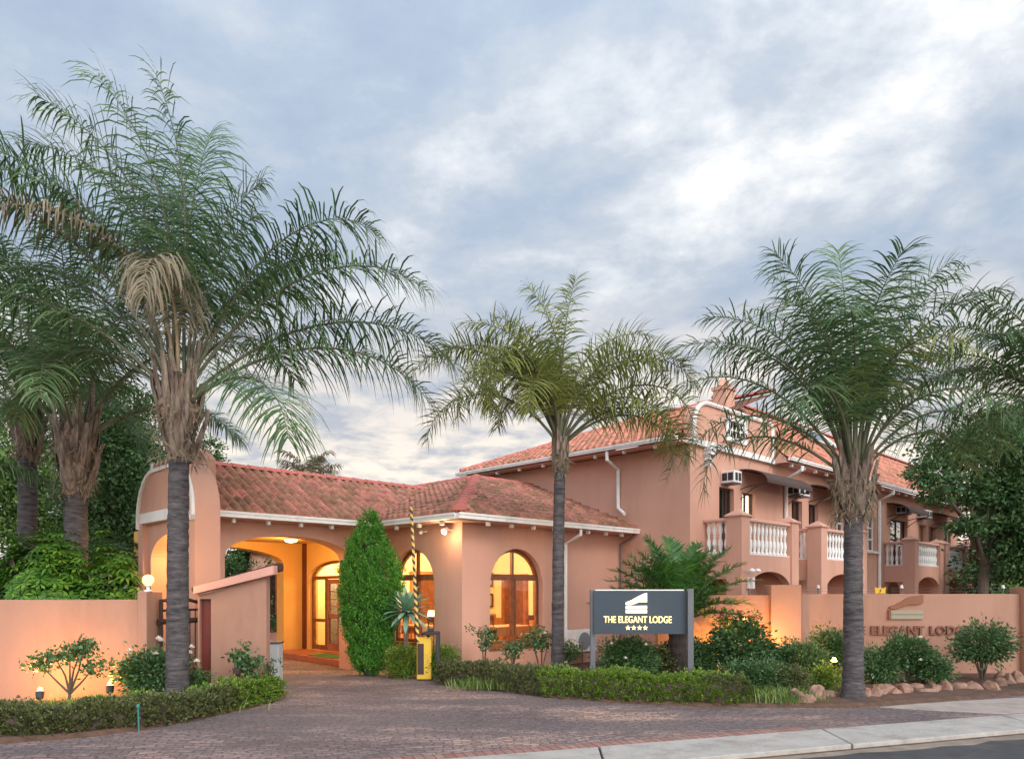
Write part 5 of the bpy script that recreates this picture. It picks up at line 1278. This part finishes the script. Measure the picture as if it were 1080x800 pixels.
# right palm
x, y = xa(900, 11.7), 11.7
specs = [(180, 56, 96, 3.5, PM, .75, 1.9), (172, 40, 140, 3.0, PM, .75, 1.9), (190, 72, 96, 3.4), (178, 80, 84, 3.7), (200, 87, 50, 3.7), (90, 90, 16, 3.8), (150, 86, 40, 3.8), (3, 78, 50, 3.8, PM, .75, 2.2), (15, 85, 34, 3.7), (-15, 74, 90, 3.5), (5, 62, 92, 3.3, PM, .75, 1.9), (12, 46, 108, 2.8),
         (120, 82, 60, 4.0), (30, 72, 80, 3.5), (165, 74, 92, 3.8), (285, 89, 150, 3.2, 'palmy'), (250, 87, 120, 3.4), (335, 85, 84, 3.5), (265, 91, 70, 3.4), (350, 89, 56, 3.6), (225, 82, 100, 3.5), (184, 50, 128, 3.3), (2, 54, 122, 3.2), (232, 66, 140, 2.8), (318, 66, 140, 2.7)]
palm('queen palm with heavy shaggy crown base and dark trunk by the rock edging', x, y, .02, za(524, y), .140, .34, specs, seed=9, bh=.98, boots=14, leaf=.78, droop=.8, pairs=80, wd=.0125, start=.22, plume=.3)
# palms behind the left wall
x, y = xa(80, 13.6), 13.6
palm('queen palm behind the left wall, right one of the background pair', x, y, 0, za(492, y), .20, .42, fan(16, 30, 88, 3.2, 4.2, 4, (80, 115)), seed=12, bh=1.6, leaf=.72, droop=1.0, pairs=75, wd=.016, boots=14)
x, y = xa(29, 15.6), 15.6
palm('queen palm behind the left wall near the picture edge, thinner grey trunk', x, y, 0, za(462, y), .18, .36, fan(14, 30, 86, 3.2, 4.0, 8, (80, 115)), seed=14, bh=1.4, leaf=.72, droop=1.0, pairs=70, wd=.018, boots=12)
x, y = xa(-55, 12.8), 12.8
palm('queen palm mostly outside the left edge with low hanging fronds', x, y, 0, za(520, y), .17, .3, [(20, 30, 118, 1.9), (60, 65, 90, 3.0), (90, 60, 70, 3.2), (180, 50, 80, 3.0), (240, 50, 90, 3.0)], seed=17, bh=1.0, leaf=.7, droop=1.1, pairs=85, wd=.016, boots=6)
# palm outside the right edge
x, y = xa(1122, 12.4), 12.4
palm('queen palm just outside the right edge reaching in with grey green fronds', x, y, 0, za(455, y), .17, .35, [(175, 62, 72, 2.6), (185, 40, 80, 2.5), (165, 52, 76, 2.6), (195, 24, 70, 2.3), (150, 75, 60, 2.8), (210, 52, 82, 2.4), (180, 78, 60, 2.5), (120, 50, 80, 2.8), (60, 60, 80, 3), (0, 50, 90, 3), (300, 50, 90, 3), (240, 60, 90, 2.6), (172, 14, 60, 2.2)], seed=21, bh=1.1, leaf=.75, droop=.95, pairs=70, wd=.015, boots=8)
# small palm top behind the low roof
x, y = xa(325, 34), 34
palm('small feathery palm crown showing above the tiled carport ridge', x, y, 0, za(512, y), .16, .2, fan(14, 10, 80, 1.7, 2.1, 5, (70, 110)), seed=23, bh=.5, leaf=.7, droop=.5, pairs=40, wd=.03, boots=3, mt='dry', group='palms beyond the lodge')

# ---- cycad
x, y = xa(716, 13.3), 13.3
g = thing('cycad', 'big dark green cycad with stout trunk spreading behind the sign', 'cycad', (x, y, .04))
b = MB()
for i in range(15):
    z = i*.085; r_ = .185*(1+.07*(i % 2))
    for j in range(18):
        a = 2*math.pi*j/18+(i % 2)*.17; b.v.append((r_*(1+.06*rnd.uniform(-1, 1))*math.cos(a), r_*math.sin(a), z))
    if i:
        for j in range(18): p = (i-1)*18+j; q = (i-1)*18+(j+1) % 18; b.f.append((p, q, q+18, p+18))
b.build('trunk', mat('cycad_trunk', (.035, .026, .022), 1, vary=.4, bump=1, bscale=12), g)
r = random.Random(2)
def cyc_frond(az, e0, bend, Lf, seed):
    return frond(az, e0, bend, Lf, .30, .05, seed, 72, 1.5, .10, .017)
for i in range(64):
    t = i/63; az = i*137.5+r.uniform(-10, 10); e0 = 18+68*t**.8; bend = 58-22*t
    if 205 < az % 360 < 335 and e0 < 74: continue
    V, Fq, rv, rf = cyc_frond(az, e0, bend, r.uniform(1.45, 1.75)*(.72 if 190 < az % 360 < 350 else 1), 300+i)
    o = np.array([0, 0, 1.17]); fo = newmesh('frond', V+o, Fq, LF['cycad'], g); newmesh('midrib', rv+o, rf, RACH, fo)

# ---- shrubs and roses
rs = 'rose bushes along the lodge wall'
def rose(px, d, ph, w, n, label, fl=(), sparse=5, stems=5, size=.055, m='rose', z0=.04, group=None, seed=None):
    x = xa(px, d); h = za(ph, d)-z0
    g = shrub('rose_bush', label, 'rose bush', x, d, z0, w, h, n, size, m, group, stems=stems, sparse=sparse, aspect=.6, seed=seed)
    if fl: blossoms(g, [(xa(a, d-.1)-x, -.1-.05*k % .1, za(c, d-.1)-z0) for k, (a, c) in enumerate(fl)])
    return g
rose(511, 14.0, 658, .35, 420, 'sparse rose bush at the left jamb of the right arched window', sparse=4, stems=4, z0=.05, size=.06)
rose(541, 13.9, 676, .40, 420, 'small rose bush below the middle of the arched window', sparse=4, stems=4, size=.06)
rose(571, 13.8, 664, .55, 650, 'rose bush between the arched window and the middle palm', [(575, 668)], sparse=5, stems=5, size=.06)
rose(601, 14.2, 676, .45, 500, 'rose bush before the white condenser unit', sparse=5, stems=4, size=.06)
rose(614, 14.0, 660, .10, 60, 'single bare rose stem right of the condenser unit', sparse=3, stems=1, size=.05)
gg = shrub('dense_shrub', 'dark dense shrub behind the sign with a few white roses', 'shrub', xa(661, 13.0), 13.0, .04, 1.05, .88, 9000, .055, 'rose', clump=.18, base=.12)
blossoms(gg, [(-.34, -.5, .80), (.25, -.5, .78), (-.1, -.5, .55)], .04)
shrub('dense_shrub', 'loose shrub between dark shrub and cycad trunk', 'shrub', xa(698, 13.4), 13.4, .04, .7, .75, 4200, .055, 'hedged', clump=.3, base=.05)
shrub('dense_shrub', 'dark leafy shrub right of the rear sign post', 'shrub', xa(742, 13.6), 13.6, .04, .9, .85, 5500, .06, 'rose', clump=.3, base=.05)
shrub('flowering_shrub', 'open shrub lit from behind under the cycad fronds', 'shrub', xa(782, 13.5), 13.5, .04, 1.0, 1.15, 3600, .075, 'rose', clump=.35, base=.2, aspect=.65)
gg = shrub('flowering_shrub', 'thin shrub with pink flowers at the right side of the cycad', 'shrub', xa(779, 14.5), 14.5, .04, 1.0, 1.42, 1200, .06, 'rose', sparse=6, stems=6)
blossoms(gg, [(RG.uniform(-.42, .45), -.2, RG.uniform(1.10, 1.32)) for _ in range(14)], .035, 'pink')
rose(812, 13.3, 683, .85, 3000, 'round rose bush before the illuminated wall pier', sparse=9, stems=8, size=.065)
shrub('dense_shrub', 'blue green bush between wall pier and right palm', 'shrub', xa(845, 13.2), 13.2, .04, .95, .80, 6500, .055, 'rose', clump=.2, base=.05)
shrub('dense_shrub', 'small greyish bush in front of the round rose bush', 'shrub', xa(806, 12.3), 12.3, .04, .9, .50, 6500, .045, 'rose', clump=.25, base=.0)
shrub('dense_shrub', 'small greyish bush left of the rock edging', 'shrub', xa(832, 12.2), 12.2, .04, .6, .42, 4200, .045, 'hedged', clump=.25, base=.0)
shrub('dense_shrub', 'dark low bush right of the clipped hedge end', 'shrub', xa(776, 12.5), 12.5, .04, .8, .48, 4800, .045, 'rose', clump=.25, base=.0)
shrub('dense_shrub', 'tall upright bush just left of the right palm', 'shrub', xa(877, 13.8), 13.8, .04, .75, 1.02, 5500, .06, 'rose', clump=.35, base=.1)
shrub('dense_shrub', 'yellowish low bush at the foot of the right palm', 'shrub', xa(868, 12.5), 12.5, .04, .6, .42, 2800, .05, 'hedge', clump=.3, base=.0)
shrub('dense_shrub', 'spreading rose bush right of the right palm trunk', 'shrub', xa(926, 13.6), 13.6, .04, .95, .66, 3600, .06, 'rose', clump=.35, base=.05)
gg = shrub('rose_bush', 'full rose bush with white buds below the ELEGANT letters', 'rose bush', xa(958, 13.6), 13.6, .04, .78, .84, 3600, .065, 'rose', clump=.3, base=.3, stems=6)
blossoms(gg, [(xa(971, 13.2)-xa(958, 13.6), -.4, .86), (xa(971, 13.2)-xa(958, 13.6), -.4, .45)], .04)
shrub('dense_shrub', 'low dark bush right of the full rose bush', 'shrub', xa(980, 13.5), 13.5, .04, .6, .55, 3000, .055, 'rose', clump=.3, base=.0)
shrub('rose_bush', 'broad vase shaped rose bush standing alone below the LODGE letters', 'rose bush', xa(1036, 13.9), 13.9, .04, 1.15, 1.08, 4200, .065, 'rose', clump=.25, base=.30, stems=9)
# left bed
x, y = xa(70, 10.6), 10.6
g = thing('bare_stemmed_shrub', 'small twisted shrub with flat leafy top in front of the left wall', 'shrub', (x, y, .05))
b = MB(); tops = []
for (tx, ty, tz) in ((-.40, 0, .66), (-.24, .1, .76), (.05, .0, .82), (.20, .1, .88), (.42, 0, .62), (.3, -.1, .92)):
    b.tube([(.02, 0, 0), (.05, 0, .22), (tx*.45+.03, ty, tz*.62), (tx, ty, tz)], [.028, .022, .014, .005], 6); tops.append((tx, ty, tz))
b.build('stem', TWIG, g)
Ps = [np.array(t)+RG.normal(size=(130, 3))*np.array([.10, .10, .06]) for t in tops]+[np.array(t)*.9+RG.normal(size=(40, 3))*np.array([.1, .1, .06]) for t in tops]
V, Fc = leaves(np.concatenate(Ps), .065, .6); newmesh('foliage', V, Fc, LF['rose'], g)
gg = shrub('rose_bush', 'rose bush with big white blooms behind the tall left palm', 'rose bush', xa(158, 11.1), 11.1, .05, .85, .80, 5200, .065, 'rose', clump=.35, base=.05, stems=7)
x_, z_ = xa(158, 11.1), .05
blossoms(gg, [(xa(a, 10.9)-x_, -.2, za(c, 10.9)-z_) for a, c in ((137, 687), (167.5, 674), (170, 676), (164, 690), (179, 673), (178, 675), (202, 683), (200, 689), (207.5, 698))], .05)
shrub('rose_bush', 'rose foliage right of the tall left palm trunk', 'rose bush', xa(200, 11.3), 11.3, .05, .5, .62, 1500, .06, 'rose', clump=.35, base=.0)
rose(258, 11.7, 680, .5, 520, 'sparse rose plant in front of the salmon booth', sparse=5, stems=4, size=.07)
rose(287, 12.2, 696, .3, 160, 'tiny sparse rose plant before the grey cabinet', sparse=3, stems=3, size=.05)
# grass in the left bed
def grass(name, label, pts, n, h, wd, m='grass', spread=.3):
    P = []
    for (x, y) in pts: P.append(np.stack([RG.normal(x, spread, n), RG.normal(y, spread*.7, n), np.full(n, .04)], 1))
    P = np.concatenate(P); N_ = len(P); a = RG.uniform(0, 6.28, N_); l = h*RG.uniform(.5, 1.2, N_); le = RG.uniform(.15, .7, N_)
    D = np.stack([np.cos(a)*le, np.sin(a)*le, np.ones(N_)], 1); S = np.stack([-np.sin(a), np.cos(a), np.zeros(N_)], 1)*wd
    p1 = P+D*l[:, None]*.55; p2 = P+D*l[:, None]*.9+np.stack([np.cos(a)*l*.25*le*2, np.sin(a)*l*.25*le*2, -l*.02], 1)
    V = np.stack([P-S, P+S, p1+S*.9, p1-S*.9, p2+S*.15, p2-S*.15], 1).reshape(-1, 3)
    k = np.arange(N_)*6; Fc = np.concatenate([np.stack([k, k+1, k+2, k+3], 1), np.stack([k+3, k+2, k+4, k+5], 1)])
    o = newmesh(name, V, Fc, LF[m]); return tag(o, label, 'grass', None, 'stuff')
grass('bed_grass', 'tall loose grass filling the left bed behind the low hedge', [(-6.9+.32*i, 9.7+.12*i*(i < 8)+rnd.uniform(-.2, .3)) for i in range(8)]+[(-5.6, 10.6), (-5.2, 10.8), (-5.0, 11.2), (-4.8, 11.3), (-4.6, 11.5), (-4.4, 11.9), (-6.2, 10.6), (-5.9, 10.3), (-6.9, 10.0), (-7.3, 9.6)], 420, .21, .006)
grass('bed_ground_cover', 'low ground cover in the right bed', [(xa(p, 12.9), 12.9) for p in range(500, 700, 22)]+[(xa(p, 12.6), 12.6) for p in range(700, 860, 18)]+[(xa(p, 11.9), 11.9) for p in (790, 803, 820, 834)]+[(4.1, 11.35), (4.4, 11.4)], 220, .20, .007, 'grass', .22)
# small spiky plants under the arched window
for k, px in enumerate((487, 521, 530, 560, 597, 855, 903)):
    d = 13.7 if px < 700 else 12.4
    rosette('spiky_plant', ['spiky plant at the hedge end by the house corner', 'low spiky plant under the arched window, left one', 'low spiky plant under the arched window, second', 'low spiky plant under the right jamb of the arched window', 'low spiky plant at the condenser unit', 'light green spiky plant left of the right palm', 'light green spiky plant right of the right palm'][k], 'plant', xa(px, d), d, .10, .34, 26, 'grass', .02, (.1, 1.4), .014, z0=.04)

# ---- trees
def tree(name, label, x, y, h, trunk_r, lobes, n, size, m, group=None, seed=1, trunk_h=None, aspect=.55, limb=True):
    g = thing(name, label, 'tree', (x, y, 0), 0, group); r = random.Random(seed); th = trunk_h or h*.45
    b = MB(); b.tube([(0, 0, 0), (.05*h*r.uniform(-1, 1)*.3, 0, th*.5), (0, 0, th)], [trunk_r*1.25, trunk_r, trunk_r*.75], 10)
    for (lx, ly, lz, rx, ry, rz) in lobes:
        if limb: b.tube([(0, 0, th*.8), (lx*.45, ly*.45, (th+lz)*.5), (lx, ly, lz)], [trunk_r*.5, trunk_r*.3, .02], 6)
    b.build('trunk', TWIG, g)
    tot = sum(rx*ry*rz for *_, rx, ry, rz in lobes); Ps = []; Ds = []
    for i, (lx, ly, lz, rx, ry, rz) in enumerate(lobes):
        k = int(n*rx*ry*rz/tot)
        # many small sprays spread through the lobe
        ns = max(12, k//60); c, d = blob(ns, (lx, ly, lz), (rx, ry, rz), .3, .35, seed+i, 4)
        sp = RG.normal(size=(ns, 60, 3))*np.array([1, 1, .55])*(.17*(rx*ry*rz)**(1/3)+.08)
        Ps.append((c[:, None]+sp).reshape(-1, 3)); Ds.append(np.repeat(d, 60, 0))
    P = np.concatenate(Ps); D = np.concatenate(Ds)+np.array([0, 0, -.15])
    V, Fc = leaves(P, size, aspect, .3, D); newmesh('crown', V, Fc, LF[m], g); return g
# broadleaf tree at the right
x, y = xa(1040, 21), 21
def lb(px, py, d, rx, rz, ry=None): return (xa(px, d)-x, d-y, za(py, d), rx, ry or rx, rz)
tree('broadleaf_tree', 'large dark green broadleaf tree over the right end of the lodge', x, y, 6.5, .14,
     [lb(999, 475, 20.5, .75, .55), lb(989, 512, 20, .55, .45), lb(1014, 515, 21, .75, .5), lb(1044, 465, 21, 1.1, .65), lb(1084, 470, 22, 1.2, .8), lb(1082, 520, 21.5, 1.1, .8), lb(1054, 520, 21, .8, .6), lb(1080, 560, 20.5, .8, .7), lb(1089, 580, 21, 1.0, .9), lb(1114, 530, 21, 1.4, 1.3), lb(1099, 615, 21, .9, .6), lb(1018, 552, 20, .25, .18), lb(1074, 440, 22, .8, .45), lb(1060, 590, 20.6, .45, .5), lb(1054, 560, 20.6, .5, .45), lb(974, 500, 20, .3, .3)], 46000, .12, 'dark', seed=31)
x, y = xa(1105, 26), 26
tree('broadleaf_tree', 'darker tree behind the large broadleaf tree at the right edge', x, y, 7, .2, [lb(1060, 600, 26, 1.6, 1.0), lb(1085, 560, 27, 1.8, 1.6), lb(1120, 520, 26, 2, 2), lb(1050, 625, 26, .6, .6), lb(1080, 480, 27, 1.7, 1.4)], 26000, .15, 'dark', seed=33)
shrub('round_bush', 'round green bush peeping over the right end of the lettered wall', 'shrub', xa(1068, 17.5), 17.5, 0, 1.0, 1.95, 4500, .07, 'mid', base=.3)
# trees at the left
GT = 'trees behind the left wall'
x, y = xa(120, 20), 20
tree('slender_tree', 'slender airy tree between the background palms and the gable', x, y, 8, .14, [lb(118, 470, 20, .9, 1.0), lb(105, 520, 20, 1.0, .9), lb(128, 540, 20, .9, .9), lb(115, 580, 20, 1.2, .9), lb(100, 445, 20.5, .9, .7), lb(135, 500, 21, .8, .9), lb(125, 430, 20, .6, .6)], 26000, .11, 'dark', GT, 41)
x, y = xa(22, 24), 24
tree('broadleaf_tree', 'pale green tree far behind the palms at the left edge', x, y, 8, .2, [lb(5, 480, 24, 1.4, 1.2), lb(40, 500, 24, 1.4, 1.2), lb(15, 540, 24, 1.5, 1.2), lb(50, 560, 24, 1.5, 1.0), lb(-20, 520, 24, 1.8, 1.8)], 17000, .15, 'mid', GT, 43)
x, y = xa(112, 26), 26
tree('broadleaf_tree', 'light green tree seen through the gap between the background palms', x, y, 6, .2, [lb(100, 540, 26, 1.3, 1.3), lb(112, 580, 26, 1.5, 1.1), lb(85, 570, 26, 1.3, 1.0)], 12000, .14, 'bright', GT, 45)
x, y = xa(160, 26), 26
tree('conifer', 'dark upright tree immediately left of the gable arch', x, y, 9, .2, [lb(148, 600, 26, 1.4, 1.2), lb(150, 550, 26, 1.3, 1.2), lb(140, 500, 26, 1.2, 1.3), lb(150, 455, 26, 1.0, 1.2), lb(222, 478, 27, .35, .5), lb(130, 600, 25, 1.4, 1.2)], 24000, .13, 'dark', GT, 47)
# big-leaved shrubs over the left wall
def umbels(name, label, x, y, z0, w, h, n, m, dd, seed, group):
    g = thing(name, label, 'shrub', (x, y, z0), 0, group); r = random.Random(seed)
    for i in range(5):
        b = MB(); a = r.uniform(0, 6.28); b.tube([(0, 0, 0), (.25*w*math.cos(a)*.5, .2*math.sin(a), h*.5), (.35*w*math.cos(a), .3*math.sin(a), h*.85)], [.04, .03, .015], 6); b.build('stem', TWIG, g)
    c, d = blob(n, (0, 0, h*.5), (w/2, dd/2, h*.5), .42, .55, seed, 4.2); c[:, 2] = np.maximum(c[:, 2], .1)
    K = 8; ax = d+np.array([0, 0, .7]); ax /= np.linalg.norm(ax, axis=1)[:, None]
    P = np.repeat(c, K, 0); A = np.repeat(ax, K, 0); ph = np.tile(np.arange(K)*2*math.pi/K, n)+np.repeat(RG.uniform(0, 6, n), K)
    t1 = np.cross(A, [0.3, .2, 1.0]); t1 /= np.linalg.norm(t1, axis=1)[:, None]; t2 = np.cross(A, t1)
    D = t1*np.cos(ph)[:, None]+t2*np.sin(ph)[:, None]; S = np.cross(D, A); l = np.repeat(RG.uniform(.12, .19, n), K)[:, None]
    V = np.stack([P+D*l*.1, P+D*l*.6+S*l*.17-A*l*.02, P+D*l-A*l*np.repeat(RG.uniform(-.1, .4, n), K)[:, None], P+D*l*.6-S*l*.17-A*l*.02], 1).reshape(-1, 3)
    newmesh('foliage', V, np.arange(len(V)).reshape(-1, 4), LF[m], g)
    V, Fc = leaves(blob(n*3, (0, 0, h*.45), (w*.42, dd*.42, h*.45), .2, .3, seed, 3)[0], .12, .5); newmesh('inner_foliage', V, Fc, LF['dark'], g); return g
GU = 'big leaved shrubs behind the left wall'
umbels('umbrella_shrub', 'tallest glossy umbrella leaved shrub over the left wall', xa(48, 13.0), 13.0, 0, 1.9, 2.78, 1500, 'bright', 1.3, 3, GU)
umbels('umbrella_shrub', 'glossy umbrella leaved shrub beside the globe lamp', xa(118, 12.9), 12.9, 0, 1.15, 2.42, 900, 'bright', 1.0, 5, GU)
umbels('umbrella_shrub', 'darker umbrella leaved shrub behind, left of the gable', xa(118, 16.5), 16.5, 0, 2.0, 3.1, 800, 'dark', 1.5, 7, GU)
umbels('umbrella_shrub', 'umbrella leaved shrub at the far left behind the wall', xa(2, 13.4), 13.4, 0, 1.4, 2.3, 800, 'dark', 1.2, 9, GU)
# green behind the carport
x, y = xa(248, 24.5), 24.5
tree('olive_tree', 'grey green tree seen through the back arch of the carport', x, y, 3, .2, [(-.3, 0, 2.4, 1.1, 1.0, .9), (.5, 0, 2.2, .8, 1.0, .9), (-1.2, 0, 2.2, 1.1, 1, .9), (-.5, 0, 1.2, 1.4, 1, .9), (.4, .2, 1.1, 1.0, .8, .8)], 9000, .12, 'dark', None, 51)

# ---- rocks
r = random.Random(12); GRK = 'rocks edging the right bed'
def rock(px, py, wpx, hpx, label):
    x, y = gp(px, py); s = wpx/F*y/2; h = hpx/F*y; import bmesh
    bm = bmesh.new(); bmesh.ops.create_icosphere(bm, subdivisions=3, radius=1.08)
    ax = [Vector((r.gauss(0, 1), r.gauss(0, 1), r.gauss(0, 1))).normalized() for _ in range(11)]; cut = [r.uniform(.45, .85) for _ in ax]
    for v in bm.verts:
        for a, c in zip(ax, cut):
            d_ = v.co.dot(a)
            if d_ > c: v.co -= a*(d_-c)
        v.co += Vector((r.gauss(0, .02), r.gauss(0, .02), r.gauss(0, .02)))
        v.co = Vector((v.co.x*s*1.15, v.co.y*s*.85, v.co.z*h*.62))
    me = bpy.data.meshes.new('rock'); bm.to_mesh(me); bm.free(); me.materials.append(STONE)
    o = bpy.data.objects.new('rock', me); C.objects.link(o); o.location = (x, y+s*.5, h*r.uniform(.26, .42)); o.scale = (1, 1, r.uniform(.8, 1.15)); o.rotation_euler = (r.uniform(-.15, .15), r.uniform(-.2, .2), r.uniform(-.4, .4))
    return tag(o, label, 'rock', GRK)
RK = [(841, 742, 15, 17), (852, 744, 17, 14), (864, 741, 20, 18), (878, 737, 17, 14), (913, 737, 20, 13), (924, 737, 16, 12), (935, 735, 21, 13), (945, 734, 16, 14), (957, 733, 21, 15), (969, 729, 13, 11), (978, 732, 22, 10), (990, 731, 14, 14), (1001, 730, 18, 11), (1015, 728, 19, 10), (1030, 729, 23, 14), (1050, 730, 17, 15), (1060, 726, 14, 14), (1068, 723, 15, 17), (1077, 722, 14, 15), (984, 724, 12, 10), (1056, 718, 13, 12), (847, 735, 14, 12), (872, 731, 13, 11), (930, 728, 13, 10)]
POS = ['leftmost rock of the edging, at the dirt corner', 'second rock from the left end of the edging', 'big slanting rock left of the right palm trunk', 'rock touching the left side of the right palm trunk', 'first rock right of the right palm trunk', 'second rock right of the right palm trunk', 'third rock right of the right palm trunk', 'fourth rock right of the right palm trunk', 'fifth rock right of the palm, below the full rose bush', 'small raised rock behind the sixth in the row', 'long low flat rock below the full rose bush', 'upright rock right of the long low flat one', 'rock midway between full and vase shaped rose bush', 'low rock left of the large pointed one', 'large pointed rock below the vase shaped rose bush', 'rounded rock right of the large pointed one', 'rock second from the right pile', 'tall rock in the right hand pile', 'rock at the right picture edge', 'small rock set back near the low dark bush', 'small rock on top of the right hand pile', 'small rock behind the left end of the edging', 'small rock set back left of the right palm trunk', 'small rock set back right of the right palm trunk']
for q, lbl in zip(RK, POS): rock(*q, lbl)
# fallen leaves and grit on the paving
P = []
for i in range(520):
    e, n_ = rnd.uniform(-6, 9), rnd.uniform(7.6, 11.5); q = st(e, n_)
    if q[0] > -5: P.append((q[0], q[1], .006))
V, Fc = leaves(np.array(P), .035, .6); V[:, 2] = np.abs(V[:, 2]-.006)*.35+.005
tag(newmesh('fallen_leaves', V, Fc, LF['dry']), 'scattered dry leaves lying on the brick driveway', 'leaves', None, 'stuff')
